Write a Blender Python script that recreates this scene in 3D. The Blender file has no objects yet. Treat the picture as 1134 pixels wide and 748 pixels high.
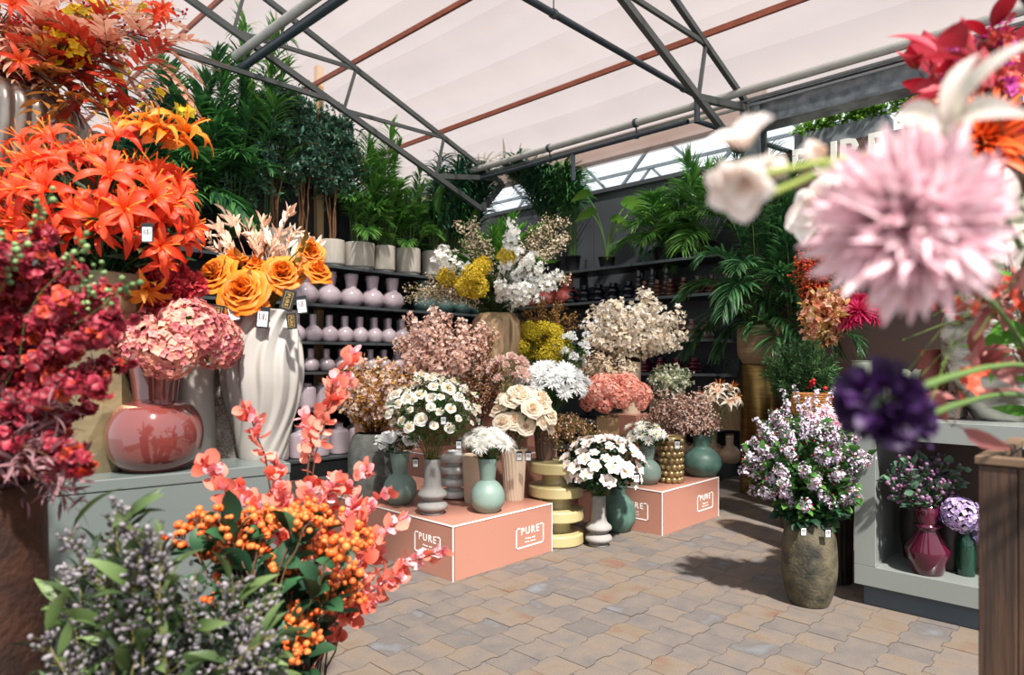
import bpy, math, random
import numpy as np
from math import pi, sin, cos, radians as R
from mathutils import Vector, Matrix, Euler

rng = np.random.default_rng(7)
random.seed(7)
C = bpy.context.scene.collection
EYE = 1.5          # eye height
F = 740.0          # focal length in pixels of the 1134 px wide frame
VD = np.array([cos(R(44)), sin(R(44)), 0.0])      # view direction in the room's axes
RT = np.array([VD[1], -VD[0], 0.0])               # to the right of it
UP = np.array([0, 0, 1.0])

def W(px, py, d):                     # where a thing seen at a pixel and d metres away stands
    return VD*d + RT*((px-567)/F*d) + UP*(EYE-(py-400)/F*d)
def G(px, d, z=0.0):                  # same, standing at height z
    p = VD*d + RT*((px-567)/F*d); p[2] = z; return p
def S(n, d): return n*d/F             # pixels -> metres at distance d

# ---------------------------------------------------------------- materials
MATS = {}
def _nodes(name):
    m = bpy.data.materials.new(name); m.use_nodes = True
    nt = m.node_tree; nt.nodes.clear()
    return m, nt, nt.nodes, nt.links
def lin(c):
    if isinstance(c, str):
        c = tuple(int(c[i:i+2], 16)/255 for i in (0, 2, 4))
    return tuple(((x/12.92) if x <= .04045 else ((x+.055)/1.055)**2.4) for x in c) + (1.0,)

def mat(name, c1, c2=None, rough=.5, metal=0, scale=6, bump=0, bscale=60, coat=0, spec=.5, stretch=None, trans=0, detail=4, contrast=1):
    """solid thing material: two colours mixed by noise, optional bump"""
    if name in MATS: return MATS[name]
    m, nt, N, L = _nodes(name)
    out = N.new('ShaderNodeOutputMaterial'); b = N.new('ShaderNodeBsdfPrincipled')
    L.new(b.outputs[0], out.inputs[0])
    b.inputs['Roughness'].default_value = rough; b.inputs['Metallic'].default_value = metal
    b.inputs['Specular IOR Level'].default_value = spec
    b.inputs['Coat Weight'].default_value = coat; b.inputs['Coat Roughness'].default_value = .08
    b.inputs['Transmission Weight'].default_value = trans
    tc = N.new('ShaderNodeTexCoord'); vec = tc.outputs['Object']
    if stretch:
        mp = N.new('ShaderNodeMapping'); mp.inputs['Scale'].default_value = stretch
        L.new(vec, mp.inputs[0]); vec = mp.outputs[0]
    if c2 is None: b.inputs['Base Color'].default_value = lin(c1)
    else:
        n = N.new('ShaderNodeTexNoise'); n.inputs['Scale'].default_value = scale; n.inputs['Detail'].default_value = detail
        L.new(vec, n.inputs['Vector'])
        r = N.new('ShaderNodeMapRange'); w = .22/contrast
        r.inputs[1].default_value = .5-w; r.inputs[2].default_value = .5+w
        L.new(n.outputs[0], r.inputs[0])
        mx = N.new('ShaderNodeMix'); mx.data_type = 'RGBA'
        mx.inputs[6].default_value = lin(c1); mx.inputs[7].default_value = lin(c2)
        L.new(r.outputs[0], mx.inputs[0]); L.new(mx.outputs[2], b.inputs['Base Color'])
    if bump:
        n2 = N.new('ShaderNodeTexNoise'); n2.inputs['Scale'].default_value = bscale; n2.inputs['Detail'].default_value = 5
        L.new(vec, n2.inputs['Vector'])
        bp = N.new('ShaderNodeBump'); bp.inputs['Strength'].default_value = bump; bp.inputs['Distance'].default_value = .01
        L.new(n2.outputs[0], bp.inputs['Height']); L.new(bp.outputs[0], b.inputs['Normal'])
    MATS[name] = m
    return m

def pm(name, base, tip, alt=None, trans=.3, rough=.5, gpos=.5, spec=.35):
    """petal / leaf material. vc.g runs from base 0 to tip 1, vc.r is a random tint per petal."""
    if name in MATS: return MATS[name]
    m, nt, N, L = _nodes(name)
    out = N.new('ShaderNodeOutputMaterial'); b = N.new('ShaderNodeBsdfPrincipled')
    b.inputs['Roughness'].default_value = rough; b.inputs['Specular IOR Level'].default_value = spec
    at = N.new('ShaderNodeAttribute'); at.attribute_name = 'vc'
    sp = N.new('ShaderNodeSeparateColor'); L.new(at.outputs[0], sp.inputs[0])
    rmp = N.new('ShaderNodeMapRange'); rmp.inputs[1].default_value = max(0, gpos-.4); rmp.inputs[2].default_value = min(1, gpos+.4)
    L.new(sp.outputs[1], rmp.inputs[0])
    mx = N.new('ShaderNodeMix'); mx.data_type = 'RGBA'
    mx.inputs[6].default_value = lin(base); mx.inputs[7].default_value = lin(tip)
    L.new(rmp.outputs[0], mx.inputs[0]); col = mx.outputs[2]
    if alt is not None:
        oi = N.new('ShaderNodeObjectInfo')
        ad = N.new('ShaderNodeMath'); ad.operation = 'ADD'; ad.inputs[1].default_value = 0
        ml = N.new('ShaderNodeMath'); ml.operation = 'MULTIPLY'; ml.inputs[1].default_value = .3
        L.new(oi.outputs['Random'], ml.inputs[0]); L.new(sp.outputs[0], ad.inputs[0]); L.new(ml.outputs[0], ad.inputs[1])
        mr = N.new('ShaderNodeMapRange'); mr.inputs[1].default_value = .25; mr.inputs[2].default_value = 1.2
        L.new(ad.outputs[0], mr.inputs[0])
        m2 = N.new('ShaderNodeMix'); m2.data_type = 'RGBA'; m2.inputs[7].default_value = lin(alt)
        L.new(mr.outputs[0], m2.inputs[0]); L.new(col, m2.inputs[6]); col = m2.outputs[2]
    L.new(col, b.inputs['Base Color'])
    if trans:
        t = N.new('ShaderNodeBsdfTranslucent'); L.new(col, t.inputs[0])
        ms = N.new('ShaderNodeMixShader'); ms.inputs[0].default_value = trans
        L.new(b.outputs[0], ms.inputs[1]); L.new(t.outputs[0], ms.inputs[2]); L.new(ms.outputs[0], out.inputs[0])
    else: L.new(b.outputs[0], out.inputs[0])
    MATS[name] = m
    return m

# ---------------------------------------------------------------- mesh building
class MB:
    """collects vertex / face arrays and becomes ONE mesh"""
    def __init__(s): s.V = []; s.Q = []; s.T = []; s.c = []; s.n = 0
    def add(s, V, Q=None, T=None, mi=0, tint=.5, g=None):
        V = np.asarray(V, float).reshape(-1, 3); k = len(V)
        col = np.empty((k, 2)); col[:, 0] = tint; col[:, 1] = .5 if g is None else g
        s.V.append(V); s.c.append(col)
        if Q is not None and len(Q): Q = np.asarray(Q, int); s.Q.append((Q+s.n, mi))
        if T is not None and len(T): T = np.asarray(T, int); s.T.append((T+s.n, mi))
        s.n += k
        return s
    def place(s, tpl, M, P, mi=0, tint=None):
        """tpl=(V,Q,T,g); M (k,3,3) P (k,3)"""
        V, Q, T, g = tpl; k = len(P); nv = len(V)
        if k == 0: return s
        VV = np.einsum('kij,nj->kni', M, V) + P[:, None, :]
        off = (np.arange(k)*nv)[:, None, None]
        QQ = (Q[None]+off).reshape(-1, 4) if Q is not None and len(Q) else None
        TT = (T[None]+off).reshape(-1, 3) if T is not None and len(T) else None
        if tint is None: tint = rng.random(k)
        s.add(VV.reshape(-1, 3), QQ, TT, mi, np.repeat(tint, nv), np.tile(g, k))
        return s
    def merge(s, o, mi=None):
        for V, c in zip(o.V, o.c): s.V.append(V); s.c.append(c)
        for Q, m in o.Q: s.Q.append((Q+s.n, m if mi is None else mi))
        for T, m in o.T: s.T.append((T+s.n, m if mi is None else mi))
        s.n += o.n
        return s
    def tpl(s):
        V = np.concatenate(s.V); c = np.concatenate(s.c)
        Q = np.concatenate([q for q, _ in s.Q]) if s.Q else np.zeros((0, 4), int)
        T = np.concatenate([t for t, _ in s.T]) if s.T else np.zeros((0, 3), int)
        return V, Q, T, c[:, 1]
    def mesh(s, name, mats, smooth=True):
        V = np.concatenate(s.V); c = np.concatenate(s.c)
        me = bpy.data.meshes.new(name)
        q = [x for x, _ in s.Q]; t = [x for x, _ in s.T]
        nq = sum(map(len, q)); ntr = sum(map(len, t))
        loops = np.concatenate([x.ravel() for x in q+t]).astype(np.int32)
        me.vertices.add(len(V)); me.vertices.foreach_set('co', V.astype(np.float32).ravel())
        me.loops.add(len(loops)); me.loops.foreach_set('vertex_index', loops)
        me.polygons.add(nq+ntr)
        st = np.concatenate([np.arange(nq)*4, nq*4+np.arange(ntr)*3]).astype(np.int32)
        me.polygons.foreach_set('loop_start', st)
        mi = np.concatenate([np.full(len(x), m) for x, m in s.Q]+[np.full(len(x), m) for x, m in s.T]).astype(np.int32)
        me.polygons.foreach_set('material_index', mi)
        me.polygons.foreach_set('use_smooth', np.full(nq+ntr, smooth))
        me.update(calc_edges=True); me.validate()
        a = me.attributes.new('vc', 'FLOAT_COLOR', 'POINT')
        cc = np.ones((len(V), 4), np.float32); cc[:, :2] = c; cc[:, 2] = 0
        if len(a.data) == len(V): a.data.foreach_set('color', cc.ravel())
        for m in (mats if isinstance(mats, (list, tuple)) else [mats]): me.materials.append(m)
        return me

def link(name, data, parent=None, loc=None, rot=None, scale=None):
    o = bpy.data.objects.new(name, data); C.objects.link(o)
    if parent is not None: o.parent = parent
    if loc is not None: o.location = tuple(loc)
    if rot is not None: o.rotation_euler = rot
    if scale is not None: o.scale = (scale,)*3 if np.isscalar(scale) else scale
    return o
def tag(o, label, cat, group=None, kind=None):
    if label: o['label'] = label
    if cat: o['category'] = cat
    if group: o['group'] = group
    if kind: o['kind'] = kind
    return o
def thing(name, label, cat, loc=(0, 0, 0), rz=0, group=None):
    return tag(link(name, None, None, loc, (0, 0, rz)), label, cat, group)
def struct(name, mb, m, smooth=False, label=None):
    o = link(name, mb.mesh(name, m, smooth)); o['kind'] = 'structure'
    if label: o['label'] = label
    return o
def copy_tree(o, parent=None, **k):
    c = o.copy(); C.objects.link(c)
    if parent is not None: c.parent = parent
    for ch in list(o.children): copy_tree(ch, c)
    return c

BOXQ = np.array([[0, 3, 2, 1], [4, 5, 6, 7], [0, 1, 5, 4], [1, 2, 6, 5], [2, 3, 7, 6], [3, 0, 4, 7]])
def box(mb, x0, x1, y0, y1, z0, z1, mi=0, tint=.5):
    V = [(x0, y0, z0), (x1, y0, z0), (x1, y1, z0), (x0, y1, z0), (x0, y0, z1), (x1, y0, z1), (x1, y1, z1), (x0, y1, z1)]
    return mb.add(V, BOXQ, None, mi, tint)
def bbox(mb, x0, x1, y0, y1, z0, z1, b=.004, mi=0):
    """box with chamfered edges"""
    cx, cy, cz = (x0+x1)/2, (y0+y1)/2, (z0+z1)/2; hx, hy, hz = (x1-x0)/2, (y1-y0)/2, (z1-z0)/2
    import itertools
    V = []; idx = {}
    for sx, sy, sz in itertools.product((-1, 1), repeat=3):
        for ax in range(3):
            p = [hx-b, hy-b, hz-b]; p[ax] += b
            idx[(sx, sy, sz, ax)] = len(V); V.append((cx+sx*p[0], cy+sy*p[1], cz+sz*p[2]))
    Q = []; T = []
    for sx, sy, sz in itertools.product((-1, 1), repeat=3):
        t = [idx[(sx, sy, sz, a)] for a in range(3)]
        T.append(t if sx*sy*sz > 0 else t[::-1])
    sg = (-1, 1)
    for a, ss in itertools.product(range(3), sg):
        b1, c1 = (a+1) % 3, (a+2) % 3
        q = []
        for u, v in ((-1, -1), (1, -1), (1, 1), (-1, 1)):
            k = [0, 0, 0]; k[a] = ss; k[b1] = u; k[c1] = v; q.append(idx[(*k, a)])
        Q.append(q if ss > 0 else q[::-1])
    for a in range(3):
        b1, c1 = (a+1) % 3, (a+2) % 3
        for u, v in ((-1, -1), (1, -1), (1, 1), (-1, 1)):
            def I(e, ax):
                k = [0, 0, 0]; k[a] = e; k[b1] = u; k[c1] = v; return idx[(*k, ax)]
            q = [I(-1, b1), I(1, b1), I(1, c1), I(-1, c1)]
            Q.append(q if u*v > 0 else q[::-1])
    return mb.add(V, Q, T, mi)

def norm(v):
    v = np.asarray(v, float); return v/np.maximum(np.linalg.norm(v, axis=-1, keepdims=True), 1e-9)
def frames(D, roll=None, s=1.0):
    """rotation matrices whose local Y is D, with random roll; local Z as far up as roll leaves it"""
    D = norm(np.atleast_2d(D)); k = len(D)
    ref = np.where(np.abs(D[:, 2:3]) > .95, np.array([[1.0, 0, 0]]), np.array([[0, 0, 1.0]]))
    X = norm(np.cross(D, ref)); Z = np.cross(X, D)
    if roll is not None:
        c, sn = np.cos(roll)[:, None], np.sin(roll)[:, None]
        X, Z = X*c+Z*sn, Z*c-X*sn
    M = np.stack([X, D, Z], axis=2)
    s = np.asarray(s, float)
    return M*(s.reshape(-1, 1, 1) if s.ndim else s)
def zframes(D, roll=None, s=1.0):
    """local Z along D"""
    M = frames(D, roll, 1.0)
    M = np.stack([M[:, :, 0], -M[:, :, 2], M[:, :, 1]], axis=2)
    s = np.asarray(s, float)
    return M*(s.reshape(-1, 1, 1) if s.ndim else s)
def rdir(k, up=0.0):
    v = rng.normal(size=(k, 3)); v = norm(v); v[:, 2] += up; return norm(v)

def tube(mb, P, r, k=5, mi=0, tint=.5, cap=False):
    P = np.asarray(P, float); n = len(P)
    r = np.full(n, r) if np.isscalar(r) else np.asarray(r, float)
    T = norm(np.gradient(P, axis=0))
    ref = np.array([0, 0, 1.0]) if abs(T[n//2, 2]) < .9 else np.array([1.0, 0, 0])
    X = norm(np.cross(T, ref)); Y = np.cross(T, X)
    a = np.arange(k)*2*pi/k
    V = (P[:, None]+r[:, None, None]*(np.cos(a)[None, :, None]*X[:, None]+np.sin(a)[None, :, None]*Y[:, None])).reshape(-1, 3)
    i = np.arange(n-1)[:, None]*k; j = np.arange(k)[None]; j2 = (j+1) % k
    Q = np.stack([i+j, i+j2, i+k+j2, i+k+j], -1).reshape(-1, 4)
    mb.add(V, Q, None, mi, tint, np.repeat(np.linspace(0, 1, n), k))
    if cap:
        for e in (0, n-1):
            ring = V[e*k:(e+1)*k]
            VV = np.vstack([ring, P[e]]); TT = [(q, (q+1) % k, k) for q in range(k)]
            mb.add(VV, None, TT, mi, tint)
    return mb
def bez(a, b, c, n=8):
    t = np.linspace(0, 1, n)[:, None]
    return (1-t)**2*np.asarray(a)+2*t*(1-t)*np.asarray(b)+t*t*np.asarray(c)
def bar(mb, a, b, w, h=None, mi=0, up=(0, 0, 1.0)):
    """square bar from a to b"""
    a, b = np.asarray(a, float), np.asarray(b, float); h = h or w
    T = norm(b-a); X = norm(np.cross(T, up)); Y = np.cross(X, T)
    V = [p+sx*w/2*X+sy*h/2*Y for p in (a, b) for sx, sy in ((-1, -1), (1, -1), (1, 1), (-1, 1))]
    return mb.add(V, [[0, 3, 2, 1], [4, 5, 6, 7], [0, 1, 5, 4], [1, 2, 6, 5], [2, 3, 7, 6], [3, 0, 4, 7]][0:6], None, mi)

def lathe(mb, prof, k=32, mi=0, rf=None, c=(0, 0), cap=True):
    """prof: list of (r,z) bottom to top. rf(theta, v)->factor"""
    P = np.array(prof, float); n = len(P)
    a = np.arange(k)*2*pi/k
    v = np.linspace(0, 1, n)
    rr = P[:, 0][:, None]*np.ones((1, k))
    if rf is not None: rr = rr*rf(a[None, :], ((P[:, 1]-P[:, 1].min())/np.ptp(P[:, 1]))[:, None], P[:, 1][:, None])
    V = np.stack([c[0]+rr*np.cos(a), c[1]+rr*np.sin(a), P[:, 1][:, None]*np.ones((1, k))], -1).reshape(-1, 3)
    i = np.arange(n-1)[:, None]*k; j = np.arange(k)[None]; j2 = (j+1) % k
    Q = np.stack([i+j, i+j2, i+k+j2, i+k+j], -1).reshape(-1, 4)
    mb.add(V, Q, None, mi, .5, np.repeat(v, k))
    if cap:
        ring = V[:k]; mb.add(np.vstack([ring, ring.mean(0)]), None, [((q+1) % k, q, k) for q in range(k)], mi)
    return mb
def smooth_prof(pts, n=24):
    """Catmull-Rom through (r,z) points"""
    P = np.array(pts, float); P = np.vstack([2*P[0]-P[1], P, 2*P[-1]-P[-2]])
    out = []; m = len(P)-3
    per = max(2, n//m)
    for i in range(m):
        p0, p1, p2, p3 = P[i:i+4]
        for t in np.linspace(0, 1, per, endpoint=False):
            out.append(.5*((2*p1)+(-p0+p2)*t+(2*p0-5*p1+4*p2-p3)*t*t+(-p0+3*p1-3*p2+p3)*t**3))
    out.append(P[-2]); out = np.array(out); out[:, 0] = np.maximum(out[:, 0], .001)
    return out
def vessel(pts, n=30, wall=.006, depth=.5, smoothp=True):
    """outer profile plus a rim and an inner wall going down"""
    o = smooth_prof(pts, n) if smoothp else np.array(pts, float)
    r, z = o[-1]; H = z-o[0][1]
    inner = []
    for p in o[::-1]:
        if z-p[1] > H*depth: break
        inner.append((max(p[0]-wall, .002), p[1]-.0005))
    inner.append((.001, inner[-1][1]-.002))
    return np.vstack([o, [(r-wall*.4, z+wall*.35)], inner])

# ---------------------------------------------------------------- petals, leaves, blooms
def petal(L=1, Wd=.4, a0=30, a1=-20, pw=1.0, nu=5, nv=2, cup=.15, fold=0, tipw=0, wav=0, r0=0, rp=1):
    """grows along +Y from the origin, curling in Z"""
    u = np.linspace(0, 1, nu+1); v = np.linspace(-1, 1, nv+1)
    ang = np.radians(a0+(a1-a0)*u); ds = L/nu
    y = r0+np.concatenate([[0], np.cumsum(np.cos(ang[:-1]))*ds]); z = np.concatenate([[0], np.cumsum(np.sin(ang[:-1]))*ds])
    w = Wd/2*(np.sin(pi*np.clip(u, .001, .999)**pw)**rp*(1-tipw)+tipw*u); w = np.maximum(w, Wd*.02)
    X = w[:, None]*v[None]; up = cup*np.abs(v[None])**2*w[:, None]+fold*np.abs(v[None])*w[:, None]
    Y = y[:, None]-np.sin(ang)[:, None]*up; Z = z[:, None]+np.cos(ang)[:, None]*up
    if wav: Z = Z+wav*np.sin(u*9+1)[:, None]*v[None]*w[:, None]
    V = np.stack([X, Y, Z], -1).reshape(-1, 3)
    i = np.arange(nu)[:, None]*(nv+1); j = np.arange(nv)[None]
    Q = np.stack([i+j, i+j+1, i+nv+2+j, i+nv+1+j], -1).reshape(-1, 4)
    return V, Q, np.zeros((0, 3), int), np.repeat(u, nv+1)
def ring(mb, tpl, n, roll0=0, mi=0, s=1, jit=.1, tilt=0, z=0):
    a = roll0+np.arange(n)*2*pi/n+rng.normal(size=n)*jit
    ca, sa = np.cos(a), np.sin(a); o = np.zeros(n)
    Rz = np.stack([np.stack([ca, -sa, o], -1), np.stack([sa, ca, o], -1), np.stack([o, o, o+1], -1)], 1)
    t = tilt+rng.normal(size=n)*jit*.8; ct, st = np.cos(t), np.sin(t)
    Rx = np.stack([np.stack([o+1, o, o], -1), np.stack([o, ct, -st], -1), np.stack([o, st, ct], -1)], 1)
    sc = s*(1+rng.normal(size=n)*jit*.5)
    M = np.einsum('kij,kjl->kil', Rz, Rx)*sc[:, None, None]
    P = np.zeros((n, 3)); P[:, 2] = z
    mb.place(tpl, M, P, mi, np.clip(.5+rng.normal(size=n)*.25, 0, 1))
    return mb
def ball_tpl(k=6, n=4, r=1):
    mb = MB(); th = np.linspace(0.12, pi-.12, n+1)
    lathe(mb, [(r*sin(t), -r*cos(t)) for t in th], k); V, Q, T, g = mb.tpl()
    top = len(V); V = np.vstack([V, [0, 0, r]]); T = np.vstack([T, [(n*k+q, n*k+(q+1) % k, top) for q in range(k)]])
    return V, Q, T, np.append(g, 1)
def blossom_tpl(n=5, Wd=.7, a0=25, a1=5, nu=2, nv=1, cup=.2, pw=.8):
    mb = MB(); ring(mb, petal(.5, Wd*.5, a0, a1, pw, nu, nv, cup), n, 0, 0, 1, .03); return mb.tpl()
LEAF = petal(1, .38, 25, -25, .85, 4, 2, 0, .35)
LEAFN = petal(1, .16, 20, -30, .8, 4, 2, 0, .35)
LEAFR = petal(1, .85, 10, -10, .8, 4, 2, .15)
LEAFS = petal(1, .42, 15, -15, .85, 2, 1, 0)
BERRY = ball_tpl(6, 4); BERRY5 = ball_tpl(5, 3)
BLOS5 = blossom_tpl(); BLOS4 = blossom_tpl(4, .95, 15, 0)

def fib(n, lo=-1.0, jit=0):
    i = np.arange(n)+.5; z = 1-(1-lo)*i/n; ph = i*pi*(3-5**.5)
    r = np.sqrt(np.maximum(1-z*z, 0)); v = np.stack([r*np.cos(ph), r*np.sin(ph), z], -1)
    return norm(v+rng.normal(size=v.shape)*jit) if jit else v

def bloom_rose(s=1, open_=1.0, nu=6, nv=6, layers=7):
    """wrapped spiral petals, facing +Z, about 1 unit wide"""
    mb = MB(); ph = 0
    for l in range(layers):
        f = l/(layers-1); n = 2 if l == 0 else 3 if l < 3 else 5
        half = 1.6 if l < 2 else 1.15-.12*f
        for i in range(n):
            ph += 2*pi/n+.15+rng.normal()*.06
            u = np.linspace(0, 1, nu+1)[:, None]; v = np.linspace(-1, 1, nv+1)[None]
            Rm = (.05+.30*f**1.1*open_)*(1+rng.normal()*.05); flare = .13*f**1.5*open_
            H = (.46-.16*f)*(1+rng.normal()*.05)
            r = .02+Rm*np.sin(u*pi*.5)**.8+flare*u**4
            z = -.1+H*u**1.1+.1*np.sin(u*pi)*(1-f)-.11*f*u**6-.07*(u**4)*(np.abs(v)**2.5)-.05*f
            wp = np.sin(pi*np.clip(.15+.66*u, 0, 1))**.45
            phi = ph+half*v*wp+.04*np.sin(5*v+i)
            r = r*(1+.12*v*(1 if l < 4 else .4))+.012*np.sin(7*v+l)*u**2
            z = z-.05*np.abs(v)**2.5*u
            V = np.stack([r*np.cos(phi), r*np.sin(phi), z+0*phi], -1).reshape(-1, 3)*s
            a = np.arange(nu)[:, None]*(nv+1); b = np.arange(nv)[None]
            Q = np.stack([a+b, a+b+1, a+nv+2+b, a+nv+1+b], -1).reshape(-1, 4)
            mb.add(V, Q, None, 0, np.clip(.5+rng.normal()*.2, 0, 1), np.repeat(u[:, 0]*(.35+.65*f), nv+1))
    return mb
def bloom_mum(s=1, n=90, L=.5, Wd=.13, lo=-.25, a0=15, a1=-10, cup=.5, center=.0, nu=3, short=.45):
    """many narrow petals over a dome, facing +Z, about 2*L wide"""
    mb = MB(); d = fib(n, lo, .06)
    t = petal(L, Wd, a0, a1, .85, nu, 2, cup)
    sc = s*(short+(1-short)*np.clip(np.arccos(np.clip(d[:, 2], -1, 1))/1.3, 0, 1))*(1+rng.normal(size=n)*.07)
    roll = np.where(True, 0.0, 0)+rng.normal(size=n)*.25
    mb.place(t, frames(d, roll, sc), d*0.04*s, 0)
    return mb
def bloom_cup(s=1, rings=((6, 1, .42, 50, -30),), disc=None, nu=5, nv=3, cup=.25, pw=.8, mi=0, rp=1):
    mb = MB(); k = 0
    for n, L, Wd, a0, a1 in rings:
        ring(mb, petal(L*s*.5, Wd*s*.5, a0, a1, pw, nu, nv, cup, rp=rp), n, k*pi/n, mi, 1, .08); k += 1
    if disc: 
        r, m, cnt = disc
        d = fib(cnt, .1); mb.place(BERRY5, frames(d, None, r*.28*s), d*r*s*np.array([1, 1, .6]), m)
    return mb
def bloom_lily(s=1):
    mb = MB()
    ring(mb, petal(.66*s, .14*s, 66, -85, .8, 9, 2, .1, .3, 0, .35), 3, 0, 0, 1, .1)
    ring(mb, petal(.64*s, .16*s, 60, -75, .75, 9, 2, .1, .25, 0, .35), 3, pi/3, 0, 1, .1)
    ring(mb, petal(.50*s, .028*s, 78, 35, 1, 5, 1, 0, 0, .8), 6, .2, 1, 1, .12)
    return mb
def bloom_hydra(s=1, n=170, size=.17, lo=-.35, bl=None, rj=.05):
    mb = MB(); d = fib(n, lo, .05); bl = bl or blossom_tpl(4, 1.05, 20, -12, 2, 2, .25, .7)
    P = d*.46*s*(1+rng.normal(size=(n, 1))*.05-2.2*(rj-.05)*rng.random((n, 1)))*np.array([1, 1, .85])
    mb.place(bl, zframes(norm(d+rng.normal(size=(n, 3))*.25), rng.random(n)*6.3, size*s*(1+rng.normal(size=n)*.12)), P, 0)
    return mb
def bloom_ruffle(s=1, n=60, lo=-.2):
    """carnation / peony: packed wide wavy petals"""
    mb = MB(); d = fib(n, lo, .12)
    t = petal(.34, .3, 35, -15, .65, 4, 4, .3, 0, .5, .35)
    mb.place(t, frames(d, rng.normal(size=n)*1.2, s*(.8+.35*rng.random(n))), d*.16*s, 0)
    return mb
# ---------------------------------------------------------------- plants
TWIG = None
def _twig():
    mb = MB(); tube(mb, [(0, 0, 0), (0, 1, 0)], 1, 3); return mb.tpl()
TWIG = _twig()
STEMG = pm('stem green', '4f6b35', '6f8a48', '3d5a30', .1)
STEMB = pm('stem brown', '4a3323', '6b4a32', '3a281c', 0)
STEMO = pm('stem olive', '6b6a3a', '8a8050', '5a5a30', .1)

def scatter(mb, path, sp, outward):
    """strew one kind of small element along a stem. sp: t, m, n, t0, t1, spread, size, mode, up, twig"""
    n = sp['n']; tpls = sp['t'] if isinstance(sp['t'], list) else [sp['t']]
    t = sp.get('t0', .4)+(sp.get('t1', 1.0)-sp.get('t0', .4))*rng.random(n)**sp.get('tp', .9)
    N = len(path)-1; i = np.minimum((t*N).astype(int), N-1); f = (t*N-i)[:, None]
    B = path[i]*(1-f)+path[i+1]*f; T = norm(path[i+1]-path[i])
    D = rng.normal(size=(n, 3)); D -= (D*T).sum(1, keepdims=True)*T; D = norm(D)
    D = norm(D+T*sp.get('fwd', .6)+np.array([0, 0, sp.get('up', .1)])+outward*sp.get('out', .2))
    rad = sp.get('spread', 0)*(rng.random(n)**.6)
    if sp.get('taper'): rad = rad*(1.15-t)
    P = B+D*rad[:, None]
    s = sp['size']*(1+rng.normal(size=n)*.18)
    if sp.get('twig', True) and sp.get('spread', 0) > .012:
        tw = sp.get('tw', .0012)
        M = frames(D, None, 1.0).copy(); M[:, :, 0] *= tw; M[:, :, 2] *= tw; M[:, :, 1] *= np.maximum(rad, .002)[:, None]
        mb.place(TWIG, M, B, 0)
    D2 = norm(D+rng.normal(size=(n, 3))*sp.get('wild', .4)+np.array([0, 0, sp.get('face_up', 0)])) if sp.get('wild', .4) else D
    if sp.get('mode') == 'face': M = zframes(D2, rng.random(n)*6.28, s)
    else: M = frames(D2, rng.normal(size=n)*sp.get('roll', .7), s)
    k = rng.integers(0, len(tpls), n)
    for j, tp in enumerate(tpls):
        q = k == j; mb.place(tp, M[q], P[q], sp['m'], None)

def ell_targets(c, rad, n, lo=-.5, inner=.25, jit=.08):
    d = fib(n, lo, jit)
    d = d[rng.permutation(n)]
    rr = 1-inner*rng.random(n)
    q = d*rr[:, None]
    return c+q[:, 0:1]*rad[0]*RT+q[:, 1:2]*rad[1]*VD+q[:, 2:3]*rad[2]*UP

def bouquet(name, label, cat, mouth, c, rad, n, mats, side=(), heads=None, group=None, part='flowering_stem', head='bloom',
            sr=.0022, lo=-.45, inner=.3, rise=.6, cam=.3, upb=.25, hs=1.0, hj=.12, targets=None, mr=.02, drop=.1, segs=9, extra=None, sink=.0, headmax=None, tlabel=None):
    """an arrangement: every stem is a part, its bloom a sub-part"""
    mouth = np.asarray(mouth, float)
    root = thing(name, label, cat, mouth, 0, group)
    tg = ell_targets(np.asarray(c, float), rad, n, lo, inner) if targets is None else np.asarray(targets, float)
    cc = np.asarray(c, float)-mouth
    for i, p in enumerate(tg):
        q = p-mouth; L = np.linalg.norm(q)
        a = rng.random()*6.28; m0 = np.array([cos(a)*mr, sin(a)*mr, -drop])
        hz = np.array([q[0], q[1], 0]); 
        ctrl = m0+np.array([0, 0, rise*max(L*.8, q[2]+.15*L)+drop*.5])+hz*.18
        path = bez(m0, ctrl, q, segs); path += rng.normal(size=path.shape)*L*.006
        path[0] = m0
        out = norm(q-cc*.7)
        mb = MB(); tube(mb, path, np.linspace(sr, sr*.45, segs), 4, 0)
        for sp in side: scatter(mb, path, sp, out)
        st = link(part, mb.mesh(part, mats), root)
        if heads is not None and (headmax is None or i < headmax):
            T = norm(path[-1]-path[-2])
            D = norm(T*.55+out*.6-VD*cam+UP*upb+rng.normal(size=3)*.12)
            M = zframes(D[None], np.array([rng.random()*6.28]), 1.0)[0]
            h = link(head, heads[i % len(heads)], st)
            sc = hs*(1+rng.normal()*hj)
            M4 = Matrix([[*(M[r]*sc), path[-1][r]] for r in range(3)]+[[0, 0, 0, 1]])
            h.matrix_local = M4
    return root

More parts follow.
